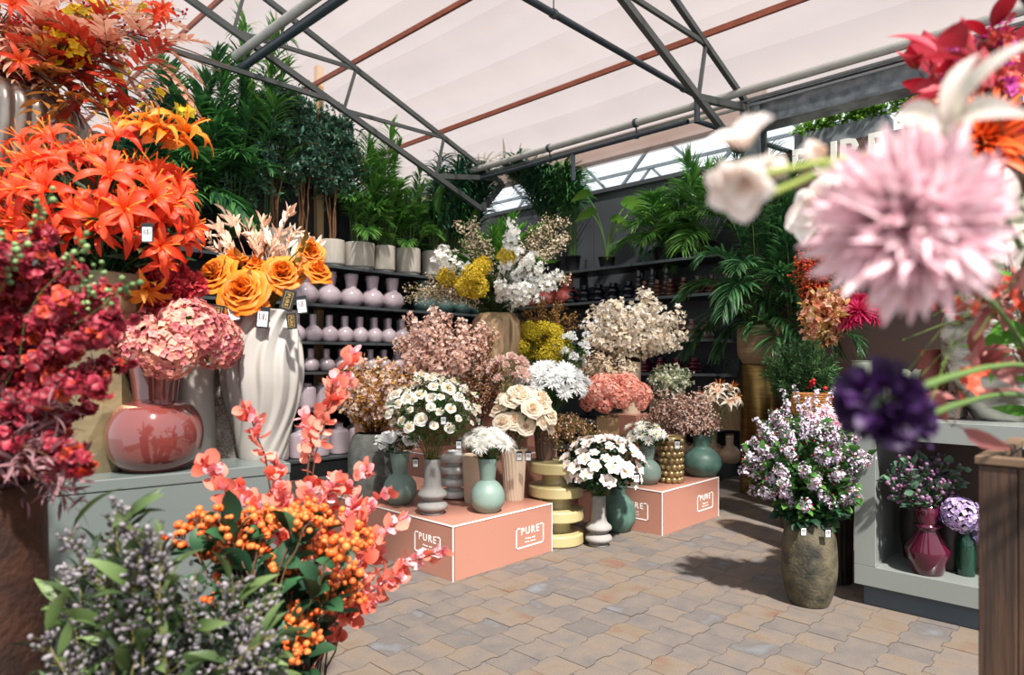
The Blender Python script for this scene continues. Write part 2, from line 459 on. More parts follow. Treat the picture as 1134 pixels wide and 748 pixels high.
def frond_mb(mb, path, leafL, leafW, n=22, mi=1, ang=55, droop=.3, t0=.2, rr=.004, pairs=True, tpl=None, shape=.6, rachis_mi=0, curl=None):
    """pinnate palm leaf along a path"""
    N = len(path)-1
    tube(mb, path, np.linspace(rr, rr*.25, len(path)), 4, rachis_mi)
    t = np.linspace(t0, .985, n); i = np.minimum((t*N).astype(int), N-1); f = (t*N-i)[:, None]
    B = path[i]*(1-f)+path[i+1]*f; T = norm(path[i+1]-path[i])
    ref = np.array([0, 0, 1.0]); X = norm(np.cross(T, ref)+1e-5); U = np.cross(X, T)
    tpl = tpl or petal(1, .11, 5, -45 if curl is None else curl, .7, 4, 2, 0, .4)
    V, Q, Tt, g = tpl
    V = V.copy(); V[:, 0] *= leafW/(leafL*.11)
    L = leafL*(np.sin(pi*np.clip(.18+.76*(t-t0)/(1-t0), 0, 1))**shape)*(1+rng.normal(size=n)*.06)
    a = R(ang)*(1-.5*(t-t0)/(1-t0))
    for s in (-1, 1):
        D = norm(T*np.cos(a)[:, None]+s*X*np.sin(a)[:, None]+U*.18-UP*droop*rng.random((n, 1))+rng.normal(size=(n, 3))*.06)
        mb.place((V, Q, Tt, g), frames(D, rng.normal(size=n)*.25, L), B, mi, None)
    return mb

def keep(p, base, mg=.28):
    # leaves bend before a wall or the roof
    q = p+base; xm = np.where(q[:, 1] < 3.9, 7.98, 8.38)-mg
    q[:, 0] = np.where(q[:, 0] > xm, xm-.15*np.tanh((q[:, 0]-xm)), q[:, 0]); ym = 8.45-mg
    q[:, 1] = np.where(q[:, 1] > ym, ym-.15*np.tanh((q[:, 1]-ym)), q[:, 1])
    zm = Z0-SL*q[:, 0]-min(mg, .1)-.03; q[:, 2] = np.where(q[:, 2] > zm, zm-.1*np.tanh(q[:, 2]-zm), q[:, 2])
    return q-base
def palm(name, label, base, pot=None, trunk=None, n=12, L=1.2, leafL=.28, leafW=.025, spread=.6, h0=.3, mats=None, group=None, nl=22, droop=.3, arch=.5, cat='plant', stems=4, cane=.0, fl='frond', up=.9):
    """pot is part of the plant; fronds are parts"""
    base = np.asarray(base, float)
    root = thing(name, label, cat, base, 0, group)
    z0 = 0
    if pot:
        pot_fn, z0 = pot; pot_fn(root)
    for k in range(n):
        a = k*2.4+rng.normal()*.3; lev = (k+.5)/n          # inner upright, outer arching
        el = up*(1-lev*.75)+rng.normal()*.06
        hz = np.array([cos(a), sin(a), 0]); reach = spread*(.25+.85*lev)
        LL = L*(.75+.35*rng.random())
        sx = hz*.03*stems*rng.random()
        p0 = np.array([0, 0, z0])+sx
        top = p0+UP*(h0+LL*el*.75)+hz*reach*.35
        end = p0+UP*(h0+LL*(el-arch*lev))+hz*reach
        path = keep(bez(p0, top, end, 14), base)
        mb = MB(); frond_mb(mb, path, leafL*(.85+.3*rng.random()), leafW, nl, 1, 55, droop, t0=min(.75, .25+h0/(h0+LL)*.6), rr=.007)
        link(fl, mb.mesh(fl, mats), root)
    return root

def leafy_tree(name, label, base, pot, mats, H=1.5, r=.4, trunks=4, nleaf=1500, leaf=.06, group=None, crown0=.45, tpl=None, cat='plant', tr=.013):
    base = np.asarray(base, float); root = thing(name, label, cat, base, 0, group)
    pot_fn, z0 = pot; pot_fn(root)
    for k in range(trunks):
        a = k*2*pi/trunks+rng.random(); hz = np.array([cos(a), sin(a), 0])
        P = bez(UP*z0+hz*.03, UP*(z0+H*.5)+hz*.07, UP*(z0+H*.95)+hz*r*.5*rng.random(), 10)+rng.normal(size=(10, 3))*.012
        P[0] = UP*z0+hz*.03; P = keep(P, base, .3)
        mb = MB(); tube(mb, P, np.linspace(tr, tr*.35, 10), 6, 0); 
        link('trunk', mb.mesh('trunk', mats), root)
        m2 = MB(); n = nleaf//trunks
        nb = 40
        for b in range(nb):
            t = crown0+(1-crown0)*rng.random(); q = P[min(9, int(t*9))]
            d = norm(rng.normal(size=3)*np.array([1, 1, .4])+UP*.25); l = r*(.4+.8*rng.random())*(1.25-t*.6)
            bp = keep(bez(q, q+d*l*.6+UP*.05, q+d*l-UP*.04, 5), base, .1); tube(m2, bp, .003, 3, 0)
            scatter(m2, bp, dict(t=tpl or LEAFS, m=1, n=n//nb, t0=.15, size=leaf, spread=.03, twig=False, wild=.7, up=-.1), d)
        link('foliage', m2.mesh('foliage', mats), root)
    return root

# ---------------------------------------------------------------- pots and vases
def pot_cyl(r, h, m, foot=True, soil=True):
    def fn(root):
        mb = MB(); k = 36
        pr = [(r*.9, 0), (r*.9, h*.1), (r*.985, h*.11), (r, h*.15), (r, h*.97), (r*.985, h), (r*.9, h), (r*.88, h*.85), (.001, h*.84)] if foot else \
             [(r*.8, 0), (r, h*.9), (r*1.05, h*.9), (r*1.06, h), (r*.95, h), (r*.9, h*.88), (.001, h*.87)]
        lathe(mb, pr, k); return link('pot', mb.mesh('pot', m), root)
    return fn, h*.84
def vase_obj(name, label, prof, mats, loc, group=None, k=40, rf=None, cat='vase', smooth=True, vp=True, n=30, wall=.006, rz=0, parent=None, depth=.5, smoothp=True):
    mb = MB(); lathe(mb, vessel(prof, n, wall, depth, smoothp) if vp else prof, k, 0, rf)
    o = link(name, mb.mesh(name, mats, smooth), parent, loc, (0, 0, rz))
    if parent is None: tag(o, label, cat, group)
    return o
def P_bulb(w, h, neck=.3):      # round belly with a flared neck
    r = w/2
    return [(r*.45, 0), (r*.62, .002), (r*.93, h*.14), (r, h*.27), (r*.93, h*.41), (r*.68, h*.53), (r*.46, h*.585), (r*.44, h*.62), (r*.5, h*.78), (r*.6, h*1.0)]
def P_rings(w, h):              # slim neck over two swollen rings
    r = w/2
    return [(r*.72, 0), (r*.74, h*.03), (r*.62, h*.055), (r*.92, h*.09), (r, h*.14), (r*.92, h*.19), (r*.62, h*.25), (r*.70, h*.275), (r*.92, h*.32), (r*.97, h*.36), (r*.86, h*.41), (r*.66, h*.455), (r*.58, h*.52), (r*.55, h*.65), (r*.52, h*.85), (r*.53, h)]
# ---------------------------------------------------------------- camera, light
sc = bpy.context.scene
cam = bpy.data.cameras.new('camera'); co = bpy.data.objects.new('camera', cam); C.objects.link(co); sc.camera = co
cam.sensor_width = 36; cam.lens = F/1134*36; cam.shift_y = 26/1134
co.location = (0, 0, EYE); co.rotation_euler = (R(90), 0, R(44-90))
cam.dof.use_dof = True; cam.dof.focus_distance = 4.3; cam.dof.aperture_fstop = 2.7; cam.clip_start = .05
vs = sc.view_settings; vs.view_transform = 'Standard'; vs.look = 'None'; vs.gamma = 1; vs.use_curve_mapping = False
vs.exposure = 0.17
sc.cycles.use_denoising = True; sc.cycles.max_bounces = 7; sc.cycles.diffuse_bounces = 4; sc.cycles.glossy_bounces = 3
sc.cycles.transmission_bounces = 5; sc.cycles.transparent_max_bounces = 8
sc.cycles.sample_clamp_indirect = 6; sc.cycles.caustics_reflective = False; sc.cycles.caustics_refractive = False
w = bpy.data.worlds.new('world'); sc.world = w; w.use_nodes = True
nt = w.node_tree; bg = nt.nodes['Background']
sky = nt.nodes.new('ShaderNodeTexSky'); sky.sky_type = 'HOSEK_WILKIE'; sky.turbidity = 6; sky.ground_albedo = .5
sky.sun_direction = (-.3, -.55, .78)
mixb = nt.nodes.new('ShaderNodeMix'); mixb.data_type = 'RGBA'; mixb.inputs[0].default_value = .25
mixb.inputs[6].default_value = (.93, .965, 1.0, 1)
nt.links.new(sky.outputs[0], mixb.inputs[7]); nt.links.new(mixb.outputs[2], bg.inputs[0])
bg.inputs[1].default_value = 1.35
sun = bpy.data.lights.new('sun', 'SUN'); sun.energy = 9.4; sun.angle = R(2.5); sun.color = (1, .95, .88)
so = bpy.data.objects.new('sun', sun); C.objects.link(so)
so.rotation_euler = Vector((-.30, -.62, .9)).to_track_quat('Z', 'Y').to_euler()

# ---------------------------------------------------------------- floor of interlocking pavers
def paver_mat():
    m, nt, N, L = _nodes('concrete pavers')
    out = N.new('ShaderNodeOutputMaterial'); b = N.new('ShaderNodeBsdfPrincipled'); L.new(b.outputs[0], out.inputs[0])
    b.inputs['Roughness'].default_value = .72; b.inputs['Specular IOR Level'].default_value = .35
    at = N.new('ShaderNodeAttribute'); at.attribute_name = 'vc'
    sp = N.new('ShaderNodeSeparateColor'); L.new(at.outputs[0], sp.inputs[0])
    tc = N.new('ShaderNodeTexCoord')
    n1 = N.new('ShaderNodeTexNoise'); n1.inputs['Scale'].default_value = 5; n1.inputs['Detail'].default_value = 3; L.new(tc.outputs['Object'], n1.inputs['Vector'])
    ad = N.new('ShaderNodeMath'); ad.operation = 'MULTIPLY_ADD'; ad.inputs[1].default_value = .9; L.new(n1.outputs[0], ad.inputs[0]); 
    ms = N.new('ShaderNodeMath'); ms.operation = 'MULTIPLY_ADD'; ms.inputs[1].default_value = .42; ms.inputs[2].default_value = -.13; L.new(sp.outputs[0], ms.inputs[0])
    L.new(ms.outputs[0], ad.inputs[2])
    cr = N.new('ShaderNodeValToRGB'); L.new(ad.outputs[0], cr.inputs[0]); e = cr.color_ramp.elements
    e[0].position = .12; e[0].color = lin('71757a'); e[1].position = .9; e[1].color = lin('71554a')
    for p, c in ((.3, '605b59'), (.48, '6b635e'), (.64, '73675d'), (.76, '706355')):
        x = e.new(p); x.color = lin(c)
    n2 = N.new('ShaderNodeTexNoise'); n2.inputs['Scale'].default_value = 160; n2.inputs['Detail'].default_value = 4; L.new(tc.outputs['Object'], n2.inputs['Vector'])
    mx = N.new('ShaderNodeMix'); mx.data_type = 'RGBA'; mx.blend_type = 'MULTIPLY'; mx.inputs[0].default_value = .55
    cr2 = N.new('ShaderNodeValToRGB'); cr2.color_ramp.elements[0].position = .3; cr2.color_ramp.elements[0].color = (.55, .55, .55, 1); cr2.color_ramp.elements[1].position = .6
    L.new(n2.outputs[0], cr2.inputs[0]); L.new(cr.outputs[0], mx.inputs[6]); L.new(cr2.outputs[0], mx.inputs[7]); L.new(mx.outputs[2], b.inputs['Base Color'])
    bp = N.new('ShaderNodeBump'); bp.inputs['Strength'].default_value = .35; bp.inputs['Distance'].default_value = .004
    L.new(n2.outputs[0], bp.inputs['Height']); L.new(bp.outputs[0], b.inputs['Normal'])
    return m
def build_floor():
    Lp, Wr, A, gap = .20, .20, .017, .0028
    xs = np.array([0, .30, .42, .80, .92, 1.0])*Lp; ys = np.array([0, 0, 1, 1, 0, 0])*A
    mb = MB(); V = []; Q = []; tint = []
    def wave(x): return np.interp(np.mod(x, Lp), xs, ys)
    for r in range(-12, 50):
        offs = .5*Lp*(r % 2)
        for c in range(-8, 52):
            x0 = c*Lp+offs; X = np.concatenate([[x0+gap/2], x0+np.array([.3, .42, .8, .92])*Lp if r % 2 == 0 else x0+np.array([.3, .42, .8, .92])*Lp, [x0+Lp-gap/2]])
            if r % 2: X = np.sort(np.concatenate([[x0+gap/2], x0+np.array([.30, .42, .5, .8, .92])*Lp-.5*Lp+np.array([.5, .5, .5, 0, 0])*Lp*0, [x0+Lp-gap/2]])) if False else np.sort(np.unique(np.round(np.concatenate([[x0+gap/2, x0+Lp-gap/2], [v for kk in range(2) for v in (np.floor(x0/Lp)+kk)*Lp+np.array([.3, .42, .8, .92])*Lp if x0+gap < v < x0+Lp-gap]]), 5)))
            yb = r*Wr+wave(X)+gap/2; yt = (r+1)*Wr+wave(X)-gap/2
            n = len(X); b = sum(map(len, V)); tn = rng.random()
            z = rng.normal()*.0006
            e = np.zeros(n)
            V.append(np.concatenate([np.stack([X, yb, e+z], -1), np.stack([X, yt, e+z], -1)])); tint.append(np.full(2*n, tn))
            for i in range(n-1): Q.append((b+i, b+i+1, b+n+i+1, b+n+i))
    mb.add(np.concatenate(V), Q, None, 0, np.concatenate(tint))
    box(mb, -3, 14, -6, 14, -.1, -.004, 1)
    struct('floor', mb, [paver_mat(), mat('joint sand', '4a423c', '2e2926', .95, scale=30)])
build_floor()

# ---------------------------------------------------------------- walls
DARK = mat('dark grey panel', '33363a', '3b3e42', .5, scale=2)
mb = MB(); 
for k in range(5):
    y0 = 3.75+k*1.3; box(mb, 8.42, 8.5, y0+.006, y0+1.294, 0, 4.1); 
box(mb, 8.45, 8.6, 3.75, 10.3, 0, 4.1)
box(mb, 8.38, 8.62, 3.75, 10.3, 4.1, 4.16)
struct('wall_right', mb, DARK)
mb = MB()
for k in range(9):
    x0 = -2.6+k*1.3; box(mb, x0+.006, x0+1.294, 8.50, 8.58, 0, 4.05)
box(mb, -2.6, 8.6, 8.52, 8.6, 0, 4.05)
struct('wall_back', mb, mat('near black panel', '202224', '292b2d', .6, scale=2))
BROWN = mat('brown wall', '4a3732', '54403a', .65, scale=2)
mb = MB(); box(mb, 8.02, 8.3, -3.2, 3.72, 0, 3.98)
struct('wall_side', mb, BROWN)

# sloping shade cloth
Z0, SL = 7.13, .36
def roofz(x): return Z0-SL*x
def cloth_mat():
    m, nt, N, L = _nodes('shade cloth')
    out = N.new('ShaderNodeOutputMaterial'); d = N.new('ShaderNodeBsdfDiffuse'); t = N.new('ShaderNodeBsdfTranslucent'); tr = N.new('ShaderNodeBsdfTransparent')
    tc = N.new('ShaderNodeTexCoord'); mp = N.new('ShaderNodeMapping'); L.new(tc.outputs['Object'], mp.inputs[0]); mp.inputs['Scale'].default_value = (1.35, .05, 0)
    w = N.new('ShaderNodeTexWave'); w.wave_type = 'BANDS'; w.bands_direction = 'X'; w.wave_profile = 'SAW'; w.inputs['Scale'].default_value = .42; w.inputs['Distortion'].default_value = 1.2; w.inputs['Detail'].default_value = 2
    L.new(mp.outputs[0], w.inputs['Vector'])
    n = N.new('ShaderNodeTexNoise'); n.inputs['Scale'].default_value = 1.2; n.inputs['Detail'].default_value = 6; L.new(tc.outputs['Object'], n.inputs['Vector'])
    ad = N.new('ShaderNodeMath'); ad.operation = 'MULTIPLY_ADD'; ad.inputs[1].default_value = .45; L.new(w.outputs['Fac'], ad.inputs[0]); L.new(n.outputs[0], ad.inputs[2])
    cr = N.new('ShaderNodeValToRGB'); e = cr.color_ramp.elements; e[0].position = .25; e[0].color = lin('8e776d'); e[1].position = .95; e[1].color = lin('9f8b83'); L.new(ad.outputs[0], cr.inputs[0])
    L.new(cr.outputs[0], d.inputs[0]); L.new(cr.outputs[0], t.inputs[0])
    m1 = N.new('ShaderNodeMixShader'); m1.inputs[0].default_value = .62; L.new(d.outputs[0], m1.inputs[1]); L.new(t.outputs[0], m1.inputs[2])
    m2 = N.new('ShaderNodeMixShader'); m2.inputs[0].default_value = .35; L.new(m1.outputs[0], m2.inputs[1]); L.new(tr.outputs[0], m2.inputs[2])
    L.new(m2.outputs[0], out.inputs[0]); return m
PURL = [6.25, 4.78, 3.35, 1.95, .55, -.85]
mb = MB(); nx, ny = 120, 90
X = np.linspace(-1.6, 7.75, nx+1); Y = np.linspace(-.6, 19, ny+1)
gx, gy = np.meshgrid(X, Y, indexing='ij')
sag = np.zeros_like(gx)
ph = np.interp(gx, PURL[::-1]+[7.75], np.arange(7)); sag = -.05*np.sin(pi*(ph % 1))**1.0
tr_ = (gy-3.3) % 4.1/4.1
sag -= .025*np.abs(np.sin(pi*(gx*1.0+.15*np.sin(gy*.9))*1.37))**.6
sag -= .02*np.sin(pi*tr_)
Vc = np.stack([gx, gy, roofz(gx)+sag], -1).reshape(-1, 3)
i = np.arange(nx)[:, None]*(ny+1); j = np.arange(ny)[None]
mb.add(Vc, np.stack([i+j, i+ny+1+j, i+ny+2+j, i+j+1], -1).reshape(-1, 4))
struct('ceiling', mb, cloth_mat(), True, 'white pleated shade cloth stretched over the sloping roof')
RUST = mat('rust red steel', '9a5138', '7f3f2c', .6, scale=8)
STEEL = mat('dark grey steel', '4a4e4e', '585c5b', .5, .3, scale=5)
GALV = mat('galvanised steel', '8a9093', '646b70', .45, .5, scale=9, detail=8, contrast=1.6)
GPIPE = mat('pale grey pipe', 'b4b3ad', 'a3a29c', .4)
DPIPE = mat('dark pipe', '38424b', '303840', .4)
for x in PURL[:5]:
    mb = MB(); box(mb, x-.018, x+.018, -.6, 19, roofz(x)-.09, roofz(x)-.03)
    struct('trim_%d' % (PURL.index(x)+1), mb, RUST)
BX = [6.1, 4.6, 3.2, 1.8, .4]
for k, y in enumerate((3.3, 7.4)):
    mb = MB(); A = lambda x: np.array([x, y, roofz(x)-.16]); B = lambda x: np.array([x, y, roofz(x)-.80])
    bar(mb, A(-1.5), A(7.45), .05, .06); bar(mb, B(-1.5), B(7.0), .055, .07); bar(mb, B(7.0), A(7.45), .07, .09)
    for q in range(len(BX)):
        bar(mb, A(PURL[q]), B(BX[q]), .032)
        if q < len(BX)-1: bar(mb, B(BX[q+1]), A(PURL[q]), .035, .045)
    bar(mb, B(BX[0]), A(7.3), .06, .07)
    bar(mb, (-1.5, y, roofz(4.4)-.80), B(4.4), .05, .05)
    o = link('roof_truss', mb.mesh('roof_truss', STEEL, False)); o['kind'] = 'structure'
# eaves: pipes, gutter, column
mb = MB(); tube(mb, [(6.95, -2, 4.42), (6.95, 15, 4.42)], .045, 14)
o = link('heating_pipe', mb.mesh('heating_pipe', GPIPE)); tag(o, 'thick pale grey pipe running along the eaves under the roof', 'pipe')
mb = MB(); tube(mb, [(6.97, 3.9, 4.27), (6.97, 15, 4.27)], .03, 12)
o2 = link('water_pipe', mb.mesh('water_pipe', DPIPE)); tag(o2, 'thin dark pipe running just under the thick pale eaves pipe', 'pipe')
for y in (4.6, 6.0, 7.6, 9.4):
    m2 = MB(); tube(m2, [(6.95, y-.02, 4.42), (6.95, y+.02, 4.42)], .056, 14, cap=True); tube(m2, [(6.95, y, 4.42), (6.97, y, 4.27)], .012, 6); tube(m2, [(6.97, y-.02, 4.27), (6.97, y+.02, 4.27)], .04, 12, cap=True); link('clamp', m2.mesh('clamp', DPIPE), o2)
m2 = MB(); tube(m2, [(6.97, 5.6, 4.27), (6.97, 5.6, 3.9)], .028, 10); link('drop_pipe', m2.mesh('drop_pipe', DPIPE), o2)
mb = MB(); tube(mb, [(1.0, 3.75, 4.5), (6.9, 3.75, 4.5)], .032, 12); tube(mb, [(6.9, 3.75, 4.51), (6.9, 3.75, 4.2)], .034, 12); tube(mb, [(6.9, 3.75, 4.22), (8.3, 3.1, 3.99)], .03, 12)
o3 = link('sprinkler_pipe', mb.mesh('sprinkler_pipe', DPIPE)); tag(o3, 'dark pipe hanging on thin wires below the white cloth, ending in an elbow', 'pipe')
for x in (4.4, 6.6):
    m2 = MB(); tube(m2, [(x, 3.75, 4.5), (x, 3.75, roofz(x)-.05)], .006, 5); tube(m2, [(x-.02, 3.75, 4.5), (x+.02, 3.75, 4.5)], .042, 10, cap=True); link('hanger_wire', m2.mesh('hanger_wire', STEEL), o3)
for nm, dx, dz, mm, lb in (('heating_pipe', 0, .06, GPIPE, 'thick pale grey pipe over the orange lilies, paired with a dark one below'), ('heating_pipe', .07, -.05, DPIPE, 'thick dark pipe over the orange lilies, paired with a pale one above')):
    mb = MB(); tube(mb, [(3.37+dx, .5, 5.0+dz), (3.37+dx, 7.75, 5.0+dz)], .05, 14, cap=True)
    tag(link(nm, mb.mesh(nm, mm)), lb, 'pipe')
mb = MB(); box(mb, 7.34, 7.5, -3, 3.45, 4.17, 4.42); box(mb, 7.28, 7.56, -3, 3.45, 4.42, 4.45); box(mb, 7.28, 7.56, -3, 3.45, 4.14, 4.17)
struct('trim_10', mb, GALV, False, 'galvanised steel gutter beam')
mb = MB(); box(mb, 7.3, 7.34, 3.2, 3.42, 3.3, 4.62); box(mb, 7.46, 7.5, 3.2, 3.42, 3.3, 4.62); box(mb, 7.34, 7.46, 3.29, 3.33, 3.3, 4.62)
struct('trim_11', mb, GALV, False, 'galvanised steel column')
mb = MB(); box(mb, 7.62, 7.64, 3.45, 15, 4.28, 4.62)
struct('trim_12', mb, cloth_mat(), False, 'hanging edge of the shade cloth')
mb = MB()
for k in range(2): box(mb, 7.08+k*.12, 7.11+k*.12, -3, 15, 4.36-k*.02, 4.385-k*.02)
struct('trim_13', mb, mat('aluminium rail', 'a8adb0', None, .3, .8))
# glasshouse next door
GLZ = mat('blue grey painted steel', '6f7a80', '5f6a70', .5)
for q, x in enumerate((9.6, 12.2)):
    mb = MB(); z0, z1 = 4.35+q*.35, 5.25+q*.35; bar(mb, (x, -4, z0), (x, 14, z0), .06); bar(mb, (x, -4, z1), (x, 14, z1), .06)
    for k in range(10):
        y = -4+k*1.8; bar(mb, (x, y, z0), (x, y+.9, z1), .045); bar(mb, (x, y+.9, z1), (x, y+1.8, z0), .045); bar(mb, (x, y+.9, z0-.3), (x, y+.9, z1), .05)
    o = link('roof_truss', mb.mesh('roof_truss', GLZ, False)); o['kind'] = 'structure'
mb = MB()
for k in range(7): bar(mb, (8.8, -3+k*2.4, 5.0), (14, -3+k*2.4, 6.9), .04, .05)
bar(mb, (9.0, -4, 4.95), (9.0, 14, 4.95), .05)
struct('window_1', mb, GLZ, False, 'glazing bars of the neighbouring glasshouse roof')
# ---------------------------------------------------------------- shelving
SHM = mat('black steel shelf', '2a2d2f', '34383a', .38, .4, scale=3)
SHE = mat('shelf edge', '6d7476', '565d60', .35, .5, scale=3)
def shelf_unit(name, label, along, x0, x1, front, depth, levels, deck, lips):
    """along 'x': runs in X with its front at Y=front; along 'y': runs in Y with its front at X=front"""
    root = thing(name, label, 'shelving', (0, 0, 0))
    def bx(mb, a0, a1, f0, f1, z0, z1, mi=0):
        if along == 'x': box(mb, a0, a1, f0, f1, z0, z1, mi)
        else: box(mb, f0, f1, a0, a1, z0, z1, mi)
    n = max(1, round((x1-x0)/1.25)); st = (x1-x0)/n
    for z, inset in zip(levels, lips):
        mb = MB()
        for k in range(n):
            a, b = x0+k*st+.004, x0+(k+1)*st-.004
            bx(mb, a, b, front+inset, front+depth, z-.03, z)
            bx(mb, a, b, front+inset-.012, front+inset, z-.034, z+.002, 1)
        link('shelf', mb.mesh('shelf', [SHM, SHE], False), root)
    for k in range(n+1):
        mb = MB(); a = x0+k*st; bx(mb, a-.02, a+.02, front+depth-.02, front+depth+.02, 0, levels[0]+.25)
        for z in levels: bx(mb, a-.006, a+.006, front+.1, front+depth, z-.045, z-.03)
        link('upright', mb.mesh('upright', SHM, False), root)
    if deck:
        z, ext = deck; mb = MB(); bx(mb, x0, x1, front-ext, front+depth, .0, z-.03); bx(mb, x0, x1, front-ext-.02, front+depth, z-.03, z, 1)
        link('base_deck', mb.mesh('base_deck', [SHM, SHE], False), root)
    return root
AL = [2.76, 2.24, 1.75, 1.36, .88]     # levels of the back run
shelf_unit('shelving_unit', 'long dark steel shelving under the tall green plants, filled with mauve vases', 'x', -.6, 7.75, 7.8, .62, AL, (.24, .0), [0, 0, 0, 0, 0])
BL = [2.84, 2.36, 1.78, 1.34]
shelf_unit('shelving_unit', 'dark steel shelving on the grey wall, holding glass vases and bottles', 'y', 3.95, 7.7, 7.76, .6, BL, (.22, .1), [0, 0, .0, .0])

# ---------------------------------------------------------------- pink display boxes with lettering
PINK = mat('salmon painted board', 'aa7868', 'a57363', .45, scale=1.5)
WHT = mat('white print', 'f4efec', None, .5)
def text_mesh(s, size, ext=.0008, bold=0.0, spacing=1.15):
    cu = bpy.data.curves.new('txt', 'FONT'); cu.body = s; cu.size = size; cu.extrude = ext; cu.offset = bold; cu.align_x = 'CENTER'; cu.space_character = spacing; cu.resolution_u = 2
    o = bpy.data.objects.new('txt', cu); C.objects.link(o); dg = bpy.context.evaluated_depsgraph_get()
    me = bpy.data.meshes.new_from_object(o.evaluated_get(dg)); bpy.data.objects.remove(o); bpy.data.curves.remove(cu); return me
def logo(root, org, ax, w):
    """PURE inside an open bracket frame, in the plane through org along ax and Z; w = frame width"""
    ax = np.asarray(ax, float); nrm = np.cross(ax, [0, 0, 1.0]); h = w*.5; t = w*.03
    M = Matrix([[ax[0], 0, nrm[0], org[0]], [ax[1], 0, nrm[1], org[1]], [0, 1, 0, org[2]], [0, 0, 0, 1]])
    mb = MB()
    for a0, a1, b0, b1 in ((-w/2, w/2, -h/2, -h/2+t), (-w/2, -w/2+t, -h/2, h/2), (w/2-t, w/2, -h/2, h/2), (-w/2, -w/2+w*.14, h/2-t, h/2), (w/2-w*.14, w/2, h/2-t, h/2)): box(mb, a0, a1, b0, b1, .0002, .0022)
    f = link('logo_frame', mb.mesh('logo_frame', WHT, False), root); f.matrix_local = M
    for s, sz, y, b, sp in (('PURE', w*.25, h*.13, w*.0015, 1.25), ('flower and', w*.065, -h*.13, 0, 1.2), ('home decor', w*.065, -h*.29, 0, 1.2)):
        me = text_mesh(s, sz, .0008, b, sp); me.materials.clear(); me.materials.append(WHT)
        o = link('lettering', me, root); o.matrix_local = M @ Matrix.Translation((0, y, .001))
def display_box(label, x0, x1, y0, y1, z1, logos):
    root = thing('display_box', label, 'display box', ((x0+x1)/2, (y0+y1)/2, 0))
    ox, oy = (x0+x1)/2, (y0+y1)/2; hx, hy = (x1-x0)/2, (y1-y0)/2; t = .018
    for nm, a in (('top_panel', (-hx, hx, -hy, hy, z1-t, z1)), ('side_panel', (-hx, -hx+t, -hy+.004, hy, 0, z1-t-.001)), ('side_panel', (hx-t, hx, -hy+.004, hy, 0, z1-t-.001)),
                  ('front_panel', (-hx+t+.002, hx-t-.002, -hy, -hy+t, 0, z1-t-.001)), ('back_panel', (-hx+t+.002, hx-t-.002, hy-t, hy, 0, z1-t-.001))):
        mb = MB(); bbox(mb, *a, .001); link(nm, mb.mesh(nm, PINK, False), root)
    mb = MB(); e = .003; tt = .009
    box(mb, -hx-e, hx+e, -hy-e, -hy, z1-tt, z1+.001); box(mb, -hx-e, -hx, -hy, hy, z1-tt, z1+.001)
    for sx, sy in ((-1, -1), (1, -1)): box(mb, sx*hx-(e if sx < 0 else tt*.4), sx*hx+(tt*.4 if sx < 0 else e), -hy-e, -hy+.0005, 0, z1-tt)
    box(mb, -hx-e, -hx+.0005, -hy, -hy+tt*.4, 0, z1-tt)
    link('white_edging', mb.mesh('white_edging', WHT, False), root)
    for face, u, z, w in logos:
        if face == 'f': logo(root, (u-ox, -hy, z), (1, 0, 0), w)
        else: logo(root, (-hx, u-oy, z), (0, -1, 0), w)
    return root
display_box('large low salmon box in the middle, under the white rose bush, logo on two sides', 2.98, 4.01, 3.435, 5.4, .38, [('f', 3.755, .17, .31), ('s', 3.71, .205, .29)])
display_box('smaller low salmon box near the shelves, under the green ball vase and gold beaded vase', 5.01, 6.03, 3.05, 4.4, .38, [('f', 5.766, .18, .30), ('s', 3.34, .18, .30)])
display_box('tall salmon box standing behind the large low salmon one', 4.3, 5.5, 4.65, 5.75, .55, [])
display_box('high salmon box at the back of the display, hidden under white flowers', 4.5, 6.6, 5.8, 7.0, .95, [])

# ---------------------------------------------------------------- grey counter at the front left
GREY = mat('grey green lacquer', '626a68', '5e6664', .32, scale=1, coat=.3)
def slab_between(p0, p1, depthv, z0, z1, name, m, parent=None, b=.004):
    """box whose front bottom edge runs p0->p1 and that goes back along depthv"""
    p0, p1 = np.array(p0, float), np.array(p1, float); ax = p1-p0; L = np.linalg.norm(ax); ax /= L
    mb = MB(); bbox(mb, 0, L, 0, depthv, z0, z1, b)
    a = math.atan2(ax[1], ax[0]); return link(name, mb.mesh(name, m, False), parent, (p0[0], p0[1], 0), (0, 0, a))
p0 = G(36, 2.13, 0); p1 = G(322, 2.62, 0); dv = norm(p1-p0); p00 = p0-dv*.75
root = thing('display_counter', 'grey green lacquered counter carrying the red glass vase and the white swirl vase', 'counter', p00, math.atan2(dv[1], dv[0]))
Lc = np.linalg.norm(p1-p00)
mb = MB(); bbox(mb, 0, Lc, 0, .85, 1.06, 1.10, .003); link('top_panel', mb.mesh('top_panel', GREY, False), root)
mb = MB(); bbox(mb, .002, Lc-.002, .004, .03, .05, 1.058, .002); link('front_panel', mb.mesh('front_panel', GREY, False), root)
mb = MB(); bbox(mb, Lc-.03, Lc, .032, .85, .05, 1.058, .002); link('side_panel', mb.mesh('side_panel', GREY, False), root)
mb = MB(); bbox(mb, .0, .03, .032, .85, .05, 1.058, .002); link('side_panel', mb.mesh('side_panel', GREY, False), root)
mb = MB(); box(mb, .03, Lc-.03, .03, .82, 0, .05); link('plinth', mb.mesh('plinth', STEEL, False), root)
